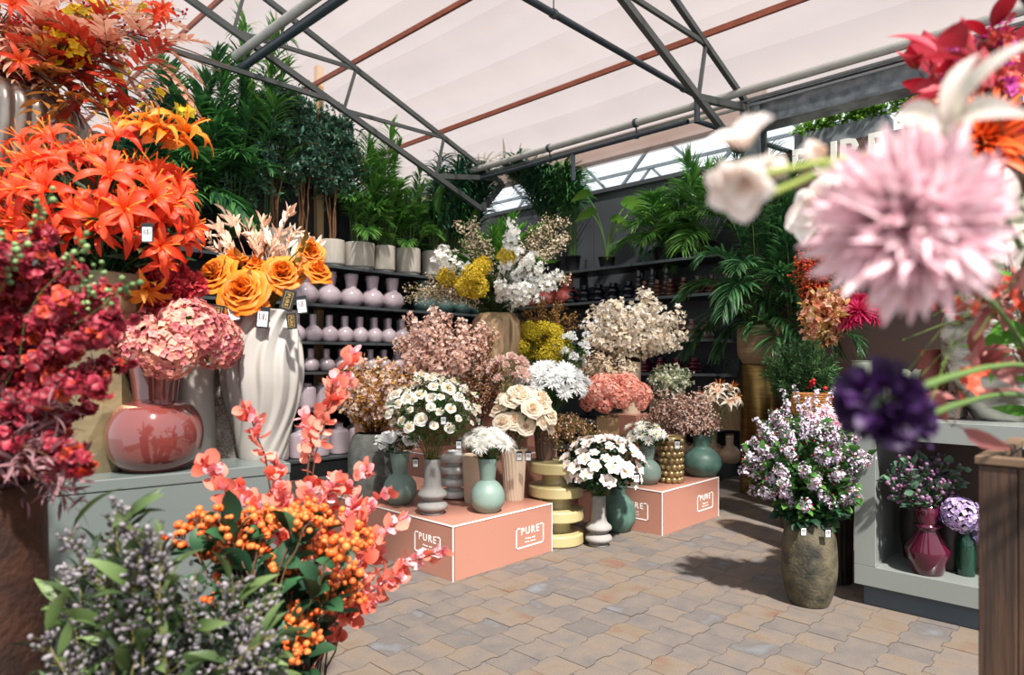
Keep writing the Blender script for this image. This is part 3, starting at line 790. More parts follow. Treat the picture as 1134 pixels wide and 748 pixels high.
def onC(px, back, z=1.10):       # a spot on the counter: under pixel column px, `back` metres behind its front edge
    n = np.array([-dv[1], dv[0], 0])
    if n @ VD < 0: n = -n
    q = p0+n*back; r = VD+RT*((px-567)/F)      # q + s*dv = t*r
    A = np.array([[dv[0], -r[0]], [dv[1], -r[1]]]); s_, t_ = np.linalg.solve(A, -q[:2])
    v = q+dv*s_; v[2] = z; return v, t_
# riser behind, carrying the silver vase
nC = np.array([-dv[1], dv[0], 0]); nC = nC if nC @ VD > 0 else -nC
mb = MB(); bbox(mb, -.8, .8, 0, .7, 0, 2.03, .004)
o = link('display_counter', mb.mesh('display_counter', GREY, False), None, G(-60, 2.95, 0)+nC*.12, (0, 0, math.atan2(dv[1], dv[0])))
tag(o, 'tall grey plinth under the silver ribbed vase of autumn branches', 'plinth')

# ---------------------------------------------------------------- open white shelf unit at the right
root = thing('open_shelf_unit', 'open pale grey display cube on a dark plinth, with the crimson vase inside', 'shelf unit', (4.43, 1.345, 0))
PALE = mat('pale grey lacquer', '808582', '7b807d', .3, scale=1, coat=.25)
T = .12
def pr(nm, a, m=PALE):
    mb = MB(); bbox(mb, *a, .002); return link(nm, mb.mesh(nm, m, False), root)
pr('bottom_panel', (0, .75, -2.3, 0, .13, .13+T)); pr('top_panel', (0, .75, -2.3, 0, 1.03, 1.15)); pr('side_panel', (0, .75, -T, 0, .13+T+.001, 1.029)); pr('back_panel', (.73, .75, -2.3, -T, .13+T+.001, 1.029), BROWN)
pr('plinth', (.05, .72, -2.3, -.04, 0, .129), mat('blue grey plinth', '46525c', '414b55', .5, scale=2))

# ---------------------------------------------------------------- sign wall details
mb = MB(); pts = None
sg = thing('wall_sign', 'large pale letters reading PURE on the brown wall', 'sign', (8.02, 2.3, 3.5))
for ch, y in (('P', 3.02), ('U', 2.75), ('R', 2.47), ('E', 2.2)):
    me = text_mesh(ch, .42, .012, .010); me.materials.clear(); me.materials.append(mat('sign letter', 'cfcfc6', None, .5))
    o = link('letter', me, sg); o.matrix_local = Matrix([[0, 0, -1, -.014], [-1, 0, 0, y-2.3], [0, 1, 0, .2], [0, 0, 0, 1]])
me = text_mesh('interior', .10, .006, 0, 1.3); me.materials.clear(); me.materials.append(MATS['sign letter'])
o = link('small_letters', me, sg); o.matrix_local = Matrix([[0, 0, -1, -.008], [-1, 0, 0, .1], [0, 1, 0, .03], [0, 0, 0, 1]])
GR = pm('bright ivy leaf', '4f7a24', '7fae3a', '2f5a1c', .35)
for k in range(3):
    y = 2.6-k*1.15
    rt = thing('planter_box', ['ivy box on top of the brown wall beside the steel column', 'ivy box on top of the brown wall above the letters', 'ivy box on top of the brown wall behind the red leaves'][k], 'planter', (8.15, y, 3.98), 0, 'ivy boxes on the brown wall')
    mb = MB(); bbox(mb, -.12, .12, -.5, .5, 0, .2, .004); link('trough', mb.mesh('trough', GALV, False), rt)
    mb = MB()
    for q in range(46):
        b = np.array([-.08+.1*rng.random(), -.5+rng.random(), .17]); e = b+np.array([-.14*rng.random()-.02, .2*rng.normal(), .26*rng.random()-.05])
        p = bez(b, b+UP*.2, e, 6); tube(mb, p, .003, 3, 0); scatter(mb, p, dict(t=LEAFR, m=1, n=24, t0=.1, size=.045, spread=.05, twig=False), UP)
    link('foliage', mb.mesh('foliage', [STEMG, GR]), rt)
# ---------------------------------------------------------------- glazes
MAUVE = mat('mauve glaze', 'c2b2b9', 'bcabb3', .18, scale=3, coat=.6)
CORAL = mat('coral glaze', 'b8584e', 'ac4c46', .18, scale=3, coat=.6)
TEAL = mat('teal glaze', '4f6f6c', '47645f', .25, scale=3, coat=.4)
SAGE = mat('matt sage green', '7f958c', '778d84', .5, scale=4)
SAGED = mat('weathered sage green', '557568', '43605a', .45, scale=9, contrast=2)
SAND = mat('sand glaze', 'bda68e', 'a68c72', .35, scale=5, coat=.2)
STONEG = mat('grey speckled ceramic', '8f8c89', '85827f', .8, scale=40, bump=.12, bscale=200)
NUM = ['first', 'second', 'third', 'fourth', 'fifth', 'sixth', 'seventh', 'eighth', 'ninth', 'tenth', 'eleventh', 'twelfth', 'thirteenth', 'fourteenth']
def row(name, mesh, label, cat, group, xs, y, z, axis='x', back=None, dyb=.24):
    """a front row and the row behind it"""
    for r in range(2 if back else 1):
        for i, x in enumerate(xs):
            xx = x+(r*back if back else 0)
            p = (xx, y+r*dyb, z+.003) if axis == 'x' else (y+r*dyb, xx, z+.003)
            tag(link(name, mesh, None, p, (0, 0, rng.random()*6)), label % (NUM[i], ['front', 'back'][r]), cat, group)
def vmesh(name, prof, m, k=28, n=24):
    mb = MB(); lathe(mb, vessel(prof, n), k); return mb.mesh(name, m)
YA = 8.0      # front row of the back shelving
def xs_on_A(px0, px1, step, y=YA):
    out = []; px = px0
    while px <= px1:
        a = (px-567)/F; out.append(y/(VD[1]+RT[1]*a)*(VD[0]+RT[0]*a)); px += step
    return out
def A_x(px, y=YA):
    a = (px-567)/F; return y/(VD[1]+RT[1]*a)*(VD[0]+RT[0]*a)
x_end = A_x(452)
big = vmesh('glazed_vase', P_bulb(.34, .45), MAUVE)
row('glazed_vase', big, 'big mauve flared vase, %s from the counter in the %s row', 'vase', 'big flared mauve vases on the second shelf', [A_x(338)+i*.345 for i in range(5)], YA, AL[1], 'x', .17, .26)
tealv = vmesh('glazed_vase', P_bulb(.36, .47), TEAL)
row('glazed_vase', tealv, 'dark teal flared vase behind beige grasses, %s along the %s row', 'vase', 'teal vases in the corner of the shelving', [A_x(470)+i*.37 for i in range(4)], YA, AL[1])
def P_bottle(w, h): r = w/2; return [(r*.5, 0), (r*.8, h*.04), (r, h*.26), (r*.86, h*.45), (r*.5, h*.57), (r*.36, h*.63), (r*.36, h*.8), (r*.38, h)]
bot = vmesh('bottle_vase', P_bottle(.25, .36), MAUVE)
row('bottle_vase', bot, 'mauve ball bottle, %s from the counter, %s row, third shelf', 'vase', 'mauve ball bottles on the third shelf', [A_x(328)+i*.24 for i in range(10)], YA, AL[2], 'x', .12, .22)
bot2 = vmesh('bottle_vase', P_bottle(.23, .30), MAUVE)
row('bottle_vase', bot2, 'smaller mauve ball bottle, %s from the counter, %s row, fourth shelf', 'vase', 'mauve ball bottles on the fourth shelf', [A_x(326)+i*.232 for i in range(10)], YA, AL[3], 'x', .12, .22)
cyl = vmesh('jar_vase', [(.10, 0), (.105, .01), (.11, .04), (.11, .25), (.09, .285), (.055, .30), (.055, .315), (.06, .32)], MAUVE)
row('jar_vase', cyl, 'straight mauve jar, %s from the counter, %s row, fifth shelf', 'vase', 'straight mauve jars on the fifth shelf', [A_x(322)+i*.235 for i in range(9)], YA, AL[4], 'x', .1, .24)
jar = vmesh('jar_vase', [(.11, 0), (.125, .01), (.13, .05), (.13, .28), (.11, .33), (.06, .35), (.06, .40), (.065, .41)], MAUVE)
row('jar_vase', jar, 'short-necked mauve jar, %s from the counter, %s row, bottom deck', 'vase', 'mauve jars on the bottom deck', [A_x(308)+i*.29 for i in range(7)], YA, .24, 'x', .14, .28)

# other run: placed by distance along Y
def B_y(px, x=7.95):
    a = (px-567)/F; return x/(VD[0]+RT[0]*a)*(VD[1]+RT[1]*a)
cor = vmesh('glazed_vase', P_bulb(.36, .47), CORAL)
row('glazed_vase', cor, 'coral red flared vase beside the mixed bouquet, %s in the %s row', 'vase', 'coral vases in the corner of the shelving', [B_y(627)+.38*i for i in range(3)], 7.98, BL[1], 'y')
def glass(name, c, rough=.05):
    if name in MATS: return MATS[name]
    m, nt, N, L = _nodes(name); out = N.new('ShaderNodeOutputMaterial'); b = N.new('ShaderNodeBsdfPrincipled'); L.new(b.outputs[0], out.inputs[0])
    b.inputs['Base Color'].default_value = lin(c); b.inputs['Roughness'].default_value = rough; b.inputs['Transmission Weight'].default_value = .55; b.inputs['IOR'].default_value = 1.45
    b.inputs['Coat Weight'].default_value = .5; MATS[name] = m; return m
AMB = glass('amber glass', '6b3d24'); SMK = glass('smoked glass', '4a4a4e'); ROSEG = glass('rose glass', 'a08078'); WINE = glass('wine glass', '6a1030'); BLK = glass('blue black glass', '1e2430')
def P_ribbed(w, h, n=3):
    r = w/2; o = [(r*.7, 0)]
    for i in range(n): z = h*.75*i/n; s = 1-.12*i; o += [(r*.72*s, z+.002), (r*s, z+h*.75/n*.5), (r*.70*s, z+h*.75/n*.98)]
    return o+[(r*.42, h*.82), (r*.5, h)]
tall = vmesh('glass_bottle', P_ribbed(.17, .42, 4), SMK, 20); amb = vmesh('glass_bottle', P_ribbed(.2, .24, 3), AMB, 20); ros = vmesh('glass_bottle', P_ribbed(.2, .26, 2), ROSEG, 20)
win = vmesh('glass_bottle', P_ribbed(.24, .20, 3), WINE, 20); blk = vmesh('glass_bottle', P_ribbed(.24, .26, 2), BLK, 20)
row('glass_bottle', tall, 'tall smoked glass ribbed bottle under the wall palms, %s in the %s row', 'bottle', 'tall smoked bottles', [B_y(738)+.22*i for i in range(3)], 7.95, BL[1], 'y', .1, .22)
row('glass_bottle', amb, 'amber ribbed glass bottle, %s along the %s row of the second shelf', 'bottle', 'amber bottles', [B_y(806)+.2*i for i in range(7)], 7.92, BL[1], 'y', .1, .2)
row('glass_bottle', ros, 'small rose tinted glass bottle, %s along the %s row of the third shelf', 'bottle', 'rose tinted bottles', [B_y(784)+.21*i for i in range(6)], 7.92, BL[2], 'y', .1, .2)
row('glass_bottle', win, 'dark wine red ribbed glass, %s along the %s row of the fourth shelf', 'bottle', 'wine red glasses', [B_y(770)+.25*i for i in range(6)], 7.92, BL[3], 'y', .12, .22)
row('glass_bottle', blk, 'blue black glass vase behind the cream blossoms, %s along the %s row', 'bottle', 'blue black glass vases', [B_y(696)+.26*i for i in range(5)], 7.95, BL[1], 'y')
tanv = vmesh('bottle_vase', P_bottle(.26, .34), SAND)
row('bottle_vase', tanv, 'sand coloured ball bottle, %s from the brass column, %s deck row', 'vase', 'sand coloured bottles on the deck', [B_y(808, 7.9)+.22*i for i in range(6)], 7.9, .22, 'y', .11, .22)
BAM = mat('bamboo stick', 'b59b78', '9c8160', .6, scale=8, stretch=(1, 1, .1))
for k in range(2):
    rt = thing('reed_basket', ['reed stick basket on the shelf beside the golden column', 'reed stick basket on the shelf behind the peach lilies'][k], 'basket', (8.05, B_y(805, 8.05)+k*.75, .64))
    mb = MB(); box(mb, -.18, .18, -.3, .3, 0, .015); link('basket_base', mb.mesh('basket_base', BAM, False), rt)
    for s in (-.17, .17):
        m1 = MB()
        for q in range(26): tube(m1, [(s, -.28+q*.0224, .015), (s+.004*rng.normal(), -.28+q*.0224, .34+.01*rng.normal())], .0118, 5)
        link('basket_side', m1.mesh('basket_side', BAM), rt)
mb = MB(); box(mb, 7.76, 8.36, 3.95, 7.7, .61, .64); box(mb, 7.748, 7.76, 3.95, 7.7, .606, .642, 1)
tag(link('shelf_board', mb.mesh('shelf_board', [SHM, SHE], False)), 'lowest dark shelf board above the bottom deck, carrying the reed baskets', 'shelf')

# ---------------------------------------------------------------- vases on the boxes and floor
GREENM = SAGE
vases = {}
def V(px, py, z, w_px, h_px, name, label, prof, m, **k):
    d = F*(EYE-z)/(py-400); loc = G(px, d, z+.002); w_, h_ = S(w_px, d), S(h_px, d)
    o = vase_obj(name, label, prof(w_, h_), m, loc, **k); vases[label] = (loc, d, h_); return loc, d, h_
V(443, 558, .38, 37, 56, 'ball_vase', 'matt green ball vase holding small white roses, at the corner of the large salmon box', P_bulb, SAGE)
V(540, 567, .38, 38, 59, 'ball_vase', 'matt green ball vase holding shaggy white chrysanthemums on the large salmon box', P_bulb, SAGE)
V(479, 569, .38, 34, 60, 'ring_vase', 'grey ring-bodied vase on the salmon box, holding the white rose bush', P_rings, STONEG)
V(663, 604, 0, 30, 55, 'ring_vase', 'grey ring-bodied vase on the paving, holding white anemones', P_rings, STONEG)
V(684, 588, 0, 40, 68, 'ball_vase', 'weathered green ball vase on the paving behind the grey ring-bodied vase', P_bulb, SAGED)
V(717, 536, .38, 30, 44, 'ball_vase', 'green ball vase holding white daisies at the near corner of the smaller salmon box', P_bulb, SAGE)
V(777, 527, .38, 42, 46, 'ball_vase', 'squat dark green ball vase holding pinkish brown gypsophila', lambda w, h: [(w*.2, 0), (w*.35, .004), (w*.49, h*.2), (w*.5, h*.34), (w*.44, h*.5), (w*.3, h*.62), (w*.22, h*.68), (w*.21, h*.8), (w*.24, h)], SAGED)
CREAM = mat('cream ceramic', 'd8c3ac', 'cfb9a2', .55, scale=4)
V(523, 556, .38, 24, 52, 'cone_vase', 'plain cream vase half hidden behind the green ball vase with chrysanthemums', lambda w, h: [(w*.33, 0), (w*.36, .004), (w*.42, h*.5), (w*.46, h*.85), (w*.5, h)], CREAM)
# swirl grooved vase
def rf_groove(n, tw, amp): return lambda th, v, z: 1+amp*np.sin(n*th+tw*v+1.2*np.sin(v*6))
V(569, 553, .38, 29, 56, 'grooved_vase', 'cream vase with wavy carved grooves holding peach peonies', lambda w, h: [(w*.33, 0), (w*.37, .004), (w*.43, h*.5), (w*.47, h*.85), (w*.5, h)], CREAM, k=144, rf=rf_groove(22, 9, .022), n=60)
BRG = mat('brown grooved wood', '6a5145', '4e3a31', .6, scale=6)
# stacked translucent discs
OPAL = mat('opal glass', 'cfd3d0', 'c2c6c4', .15, scale=2, coat=.6)
def P_disc(w, h, n=4):
    r = w/2; o = []
    for i in range(n): z = h*i/n; q = h/n; o += [(r*.55, z), (r*.9, z+q*.12), (r, z+q*.3), (r, z+q*.55), (r*.85, z+q*.72), (r*.52, z+q*.8)]
    return o+[(r*.55, h)]
V(503, 552, .38, 32, 52, 'disc_vase', 'glossy opal vase of stacked rings behind the white rose bush vase', P_disc, OPAL)
YEL = mat('yellow glaze', 'b3a67a', 'a79a6e', .3, scale=3, coat=.4)
d0 = F*1.5/200; 
mb = MB(); w_, h_ = S(62, d0), .675; r = w_/2; pr_ = [(.001, 0)]
dk_, nk = .095, (.675-4*.095)/3
for i in range(4):
    z = i*(dk_+nk); z1 = z+dk_
    pr_ += [(r*.90, z), (r*.93, z+.001), (r*.99, z+.008), (r, z+.012), (r, z+.016), (r, z1-.016), (r, z1-.012), (r*.99, z1-.006), (r*.94, z1-.001), (r*.90, z1)]
    if i < 3: pr_ += [(r*.60, z1+.002), (r*.56, z1+.006), (r*.52, z1+.02), (r*.5, z1+nk*.5), (r*.52, z1+nk-.02), (r*.56, z1+nk-.006), (r*.6, z1+nk-.002)]
pr_ += [(r*.85, .672), (r*.83, .668), (.001, .667)]
lathe(mb, pr_, 56)
stk = link('disc_pedestal', mb.mesh('disc_pedestal', YEL), None, G(616, d0, 0)); tag(stk, 'pale yellow glazed pedestal of stacked discs between the two salmon boxes', 'pedestal')
tp = G(603, d0+.08, .669)
# gold beaded vase
GOLD = mat('pale gold beads', 'a8946a', '968058', .28, .55, scale=8)
d1 = F*1.12/134; mb = MB(); w_, h_ = S(27, d1), S(49, d1); r = w_/2
lathe(mb, vessel([(r*.8, 0), (r*.82, .01), (r*.82, h_-.01), (r*.8, h_)], 10), 32)
nb, nr = 11, 7
for i in range(nr):
    for j in range(nb):
        a = (j+.5*(i % 2))*2*pi/nb; mb.place(ball_tpl(12, 8), np.eye(3)[None]*h_/nr*.52, np.array([[cos(a)*r*.82, sin(a)*r*.82, (i+.5)*h_/nr]]))
tag(link('beaded_vase', mb.mesh('beaded_vase', GOLD), None, G(743, d1, .38)), 'gold vase covered in round beads on the smaller salmon box', 'vase')
# stone pot
STN = mat('weathered grey stone', '6e6f6b', '555753', .85, scale=14, bump=.5, bscale=70, contrast=1.5)
ds = F*1.12/148
V(414, 548, .38, 56, 68, 'stone_pot', 'big grey stone jar behind the green ball vase, holding amber rose sprays', lambda w, h: [(w*.36, 0), (w*.44, .01), (w*.5, h*.35), (w*.49, h*.7), (w*.42, h*.93), (w*.36, h)], STN)
# hidden helpers of the display: tall stands that carry the upper vases
def stand(label, px, d, w, z, m=None):
    c = G(px, d, 0); mb = MB(); bbox(mb, -w/2, w/2, -w/2, w/2, 0, z, .004); 
    return tag(link('plinth', mb.mesh('plinth', m or PINK, False), None, c), label, 'plinth')
# driftwood vase on its stand
WOODV = mat('bleached driftwood', 'b49a74', '75573c', .6, scale=3, stretch=(6, 6, .5), bump=.4, bscale=12, contrast=1.8)
dt = 6.4; zt = EYE-(348-400)/F*dt; hz_ = S(82, dt)
stand('square salmon plinth under the driftwood vase', 550, dt, .42, zt-hz_)
vase_obj('driftwood_vase', 'bleached driftwood vase holding the big mixed bouquet', [(S(21, dt), 0), (S(24, dt), .01), (S(27, dt), hz_*.5), (S(27, dt), hz_*.85), (S(23, dt), hz_*.96), (S(20, dt), hz_)], WOODV, G(550, dt, zt-hz_), k=64, rf=lambda th, v, z: 1+.03*np.sin(5*th+z*3)+.02*np.sin(11*th-z*5), wall=.02)
# tan square vase for pink hydrangeas
dh = 6.3; zh = EYE-(462-400)/F*dh
TANC = mat('tan clay', 'a68560', '94744f', .7, scale=5)
hh = zh-.0
vase_obj('square_vase', 'tan square-sided vase holding coral pink hydrangeas', [(S(15, dh), 0), (S(16, dh), .01), (S(17, dh), .3), (S(17, dh), zh-.42)], TANC, G(673, dh, .42), k=4, rz=R(45+44-8), smooth=False, smoothp=False)
stand('low salmon plinth under the tan square-sided vase', 673, dh, .4, .42)
# cream pot for the big white blossoms
dc = 7.0; zc = EYE-(404-400)/F*dc
vase_obj('cream_vase', 'tall cream vase holding the large ivory blossom branches', [(S(9, dc), 0), (S(10, dc), .01), (S(10.5, dc), .5), (S(10.5, dc), zc-.95)], CREAM, G(699, dc, .95))
stand('salmon plinth under the tall cream vase', 699, dc, .36, .95)
# brown grooved vase above the yellow pedestal
vase_obj('grooved_vase', 'dark brown grooved vase on the yellow pedestal', [(S(8, 5.7), 0), (S(9, 5.7), .01), (S(10.5, 5.7), .14), (S(12.5, 5.7), .31)], BRG, tp, k=96, rf=rf_groove(18, 5, .03), n=50)
# ---------------------------------------------------------------- counter vases
REDG = mat('red glass', '703632', '622c2a', .06, scale=3, coat=1, spec=.8)
loc, dr = onC(172, .14)
wv, hv = S(98, dr), S(128, dr); r = wv/2
vr = vase_obj('glass_vase', 'round red glass vase with a wide flared neck holding dusty pink hydrangeas', [(r*.45, 0), (r*.62, .003), (r*.9, hv*.12), (r, hv*.29), (r*.95, hv*.43), (r*.75, hv*.555), (r*.47, hv*.595), (r*.45, hv*.62), (r*.5, hv*.78), (r*.62, hv)], REDG, loc, k=64, n=50)
vred = (loc, dr, hv)
GLDP = mat('brushed gold taupe', '94815e', '655c4c', .38, .6, scale=5, bump=.3, bscale=30, contrast=1.3)
loc, dg_ = onC(112, .27); wv, hv = S(84, dg_), S(215, dg_)
def facet(th, v, z): return 1+.07*np.cos(5*th+v*3)+.04*np.cos(3*th-v*4)
vase_obj('faceted_vase', 'tall gold taupe faceted vase holding the red orange lilies', [(wv*.38, 0), (wv*.40, .004), (wv*.46, hv*.3), (wv*.44, hv*.6), (wv*.48, hv*.8), (wv*.5, hv)], GLDP, loc, k=14, rf=facet, smooth=False, n=8)
vgold = (loc, dg_, hv)
WAVE = mat('pale grey bisque', 'a39d95', '9b958d', .6, scale=5)
loc, dw = onC(214, .30); wv, hv = S(44, dw), S(120, dw)
vase_obj('wave_vase', 'pale grey vase with broad twisted folds behind the red glass vase', [(wv*.5, 0), (wv*.55, .004), (wv*.48, hv*.4), (wv*.44, hv*.7), (wv*.5, hv)], WAVE, loc, k=72, rf=lambda th, v, z: 1+.10*np.sin(3*th+v*4), n=40)
SPK = mat('speckled taupe', '8f877e', '6f675f', .6, scale=120, contrast=3)
loc, dw = onC(252, .36); wv, hv = S(42, dw), S(140, dw)
vase_obj('speckled_vase', 'speckled taupe vase squeezed between the pale grey vase and the white swirl vase', [(wv*.42, 0), (wv*.5, .01), (wv*.48, hv*.3), (wv*.40, hv*.5), (wv*.46, hv*.8), (wv*.5, hv)], SPK, loc, k=48)
SWL = mat('white swirl ceramic', 'a09b96', '99948f', .38, scale=3)
loc, dsw = onC(291, .22); wv, hv = S(84, dsw), S(162, dsw)
def swirl(th, v, z): 
    a = 13*(th-1.5*v-.28*np.sin(v*6)); return 1+.055*np.sin(a+.5*np.sin(a))*(.35+.65*np.sin(np.minimum(v*2.2, pi/2)))
vase_obj('swirl_vase', 'large white vase with deep swirling ribs holding orange roses', [(wv*.27, 0), (wv*.29, .004), (wv*.36, hv*.2), (wv*.46, hv*.42), (wv*.5, hv*.58), (wv*.47, hv*.78), (wv*.42, hv*.92), (wv*.44, hv)], SWL, loc, k=240, rf=swirl, n=60)
vsw = (loc, dsw, hv)
SILV = mat('antique silver', 'a39a90', '8a8078', .3, .75, scale=8)
ls = G(-22, 3.3, 2.03)
vase_obj('ribbed_vase', 'silver ribbed vase at the top, holding autumn branches and yellow orchids', [(.12, 0), (.14, .01), (.30, .22), (.42, .45), (.46, .60), (.44, .70), (.34, .78), (.29, .80)], SILV, ls, k=352, rf=lambda th, v, z: 1+.05*np.abs(np.sin(22*th)), n=40)
RUSTP = mat('rusty corten steel', '4a2c1e', '2c1b15', .75, .3, scale=9, bump=.5, bscale=60, contrast=1.6)
lp = G(-40, 1.5, 0)
vase_obj('rusty_planter', 'tall rusty steel planter at the front, holding dark red snapdragons', [(.172, 0), (.172, .01), (.165, .4), (.158, 1.0), (.153, 1.22)], RUSTP, lp, k=64, wall=.012, depth=.3)
# ---------------------------------------------------------------- right side vases
MOSS = mat('mossy stoneware', '5c5440', '1a1a14', .75, scale=11, bump=.6, bscale=60, contrast=1.3, detail=9)
dm = F*1.5/268; wv, hv = S(58, dm), S(92, dm)
vase_obj('stone_vase', 'mossy stoneware vase on the paving holding the lilac berry bush', [(wv*.3, 0), (wv*.36, .01), (wv*.47, hv*.25), (wv*.5, hv*.5), (wv*.47, hv*.8), (wv*.40, hv*.96), (wv*.38, hv)], MOSS, G(896, dm, 0), k=48)
dk = F*1.5/243
vase_obj('grooved_vase', 'dark brown grooved floor vase between the mossy vase and the pale display cube', [(.10, 0), (.105, .01), (.11, .3), (.115, .62), (.12, .66)], mat('black brown wood', '2e2420', '1d1714', .6, scale=6), G(925, dk, 0), k=96, rf=rf_groove(20, 4, .03), n=40)
CRIM = mat('crimson glaze', '4a0824', '400820', .15, scale=3, coat=.5)
dcv = 3.95; zc_ = .25; wv, hv = .235, .40; r = wv/2
vase_obj('crimson_vase', 'glossy crimson angular vase inside the pale display cube', [(r*.66, 0), (r*.7, .005), (r*.98, hv*.3), (r, hv*.36), (r*.45, hv*.62), (r*.48, hv*.66), (r*.64, hv*.7), (r*.42, hv*.71), (r*.42, hv*.73), (r*.64, hv*.92), (r*.5, hv)], CRIM, G(1027, 3.94, .252), k=64, smoothp=False, n=10)
# ---------------------------------------------------------------- green plants
PALMG = [STEMG, pm('palm green', '3a7040', '64a854', '285438', .25, rough=.38, spec=.6)]
PALMB = [STEMG, pm('palm bright', '4f8f3a', '86ba54', '386e30', .3, rough=.38, spec=.6)]
PALMD = [STEMG, pm('palm dark', '24543f', '4c8a68', '1c4030', .2, rough=.38, spec=.6)]
FICUS = [STEMB, pm('ficus leaf', '386a50', '78a88a', '2a5244', .2, rough=.38, spec=.6)]
TRUNKB = pm('tan trunk', '8a6040', 'a67a52', '6b4a30', 0)
CEM = mat('cement pot', 'cbc4b9', 'bcb4a8', .85, scale=10, stretch=(3, 3, .6), bump=.3, bscale=60)
BLACKP = mat('black plastic pot', '17191b', None, .5)
PZ = AL[0]
def pA(px, y=8.03): return np.array([A_x(px, y), y, PZ+.002])
# cement pots left to right along the top shelf: (px, width px, kind)
def dA(px, y=8.03): return y/(VD[1]+RT[1]*(px-567)/F)
labs = {
 205: 'broad dark palm in a cement pot behind the orange lilies', 262: 'thin reed palm in a black pot, left of the first slim-trunked tree', 303: 'slim-trunked small-leaved tree in the widest cement pot behind the peach grasses',
 338: 'slim-trunked small-leaved tree in a cement pot behind the rose bud', 368: 'slim-trunked small-leaved tree in the cement pot nearest to the bright palms', 398: 'bright narrow palm in a wide cement pot next to the slim-trunked trees',
 425: 'tall bright bamboo palm in a narrow cement pot', 452: 'low feathery palm in a wide cement pot beside the banana-leaved plant', 481: 'banana-leaved plant with upright paddle leaves in a cement pot'}
def gp(px, wpx, hpx=30): d = dA(px); return pot_cyl(S(wpx, d)/2, S(hpx, d), CEM)
leafy_tree('potted_tree', labs[303], pA(303), gp(303, 34, 34), [TRUNKB, FICUS[1]], 2.0, .5, 4, 5200, .075)
leafy_tree('potted_tree', labs[338], pA(336), gp(336, 26), [TRUNKB, FICUS[1]], 1.95, .48, 5, 5200, .075)
leafy_tree('potted_tree', labs[368], pA(368), gp(368, 27), [TRUNKB, FICUS[1]], 1.85, .46, 5, 5200, .075)
palm('potted_palm', labs[398], pA(398), gp(398, 33), n=22, L=1.4, leafL=.27, leafW=.034, spread=.38, h0=.15, mats=PALMB, nl=22, arch=.3, up=1.05)
palm('potted_palm', labs[425], pA(426), gp(426, 23), n=22, L=1.55, leafL=.28, leafW=.036, spread=.38, h0=.3, mats=PALMB, nl=22, arch=.2, up=1.1)
palm('potted_palm', labs[452], pA(452), gp(452, 27), n=22, L=1.2, leafL=.24, leafW=.026, spread=.42, h0=.1, mats=PALMB, nl=26, arch=.3, up=1.0)
# banana-leaved plants
def paddle(name, label, base, pot, n=9, H=1.2, lw=.2, ll=.5, mats=PALMB, spread=.25):
    root = thing(name, label, 'plant', base); pf, z0 = pot; pf(root)
    for k in range(n):
        a = k*2.4+rng.random()*.5; hz = np.array([cos(a), sin(a), 0]); h = H*(.55+.45*rng.random())-ll*.5
        top = UP*(z0+h)+hz*spread*(.4+.6*rng.random()); p = bez(UP*z0+hz*.03, UP*(z0+h*.6)+hz*.05, top, 8)
        mb = MB(); tube(mb, p, np.linspace(.011, .006, 8), 5, 0)
        lf = petal(1, lw/ll, 12, -28, .8, 10, 4, .0, .35)
        mb.place(lf, frames(norm(UP*1.1+hz*.45+rng.normal(size=3)*.15)[None], np.array([rng.normal()*.6]), ll*(.8+.35*rng.random())), top[None], 1, np.array([rng.random()]))
        link('leaf', mb.mesh('leaf', mats), root)
    return root
paddle('potted_banana_plant', labs[481], pA(481), gp(481, 28), 12, 1.15, .21, .52)
paddle('potted_banana_plant', 'second banana-leaved plant with folded leaves in the corner behind the beige grasses', pA(512), gp(512, 27), 9, 1.05, .21, .5)
palm('potted_palm', labs[205], pA(205), gp(205, 34), n=30, L=1.7, leafL=.40, leafW=.055, spread=.9, h0=.3, mats=PALMG, nl=26, arch=.6, up=.95)
palm('potted_palm', 'dark palm in a cement pot hidden behind the pink tipped lilies', pA(165), gp(165, 34), n=16, L=1.7, leafL=.42, leafW=.05, spread=.8, h0=.3, mats=PALMD, nl=24, arch=.6, up=.95)
palm('potted_palm', labs[262], pA(258), pot_cyl(.12, .22, BLACKP, False), n=26, L=1.9, leafL=.34, leafW=.04, spread=.6, h0=.7, mats=PALMG, nl=20, arch=.35, up=.9)
palm('potted_palm', 'tall palm with long upright fronds rising above the slim-trunked trees', pA(290, 7.98)-UP*0, pot_cyl(.10, .2, BLACKP, False), n=10, L=2.3, leafL=.42, leafW=.04, spread=.45, h0=.8, mats=PALMB, nl=20, arch=.1, up=1.15)
leafy_tree('potted_tree', 'dark small-leaved tree standing behind the reed palm', pA(268, 8.25), pot_cyl(.13, .22, BLACKP, False), [TRUNKB, FICUS[1]], 1.7, .45, 4, 4200, .075)
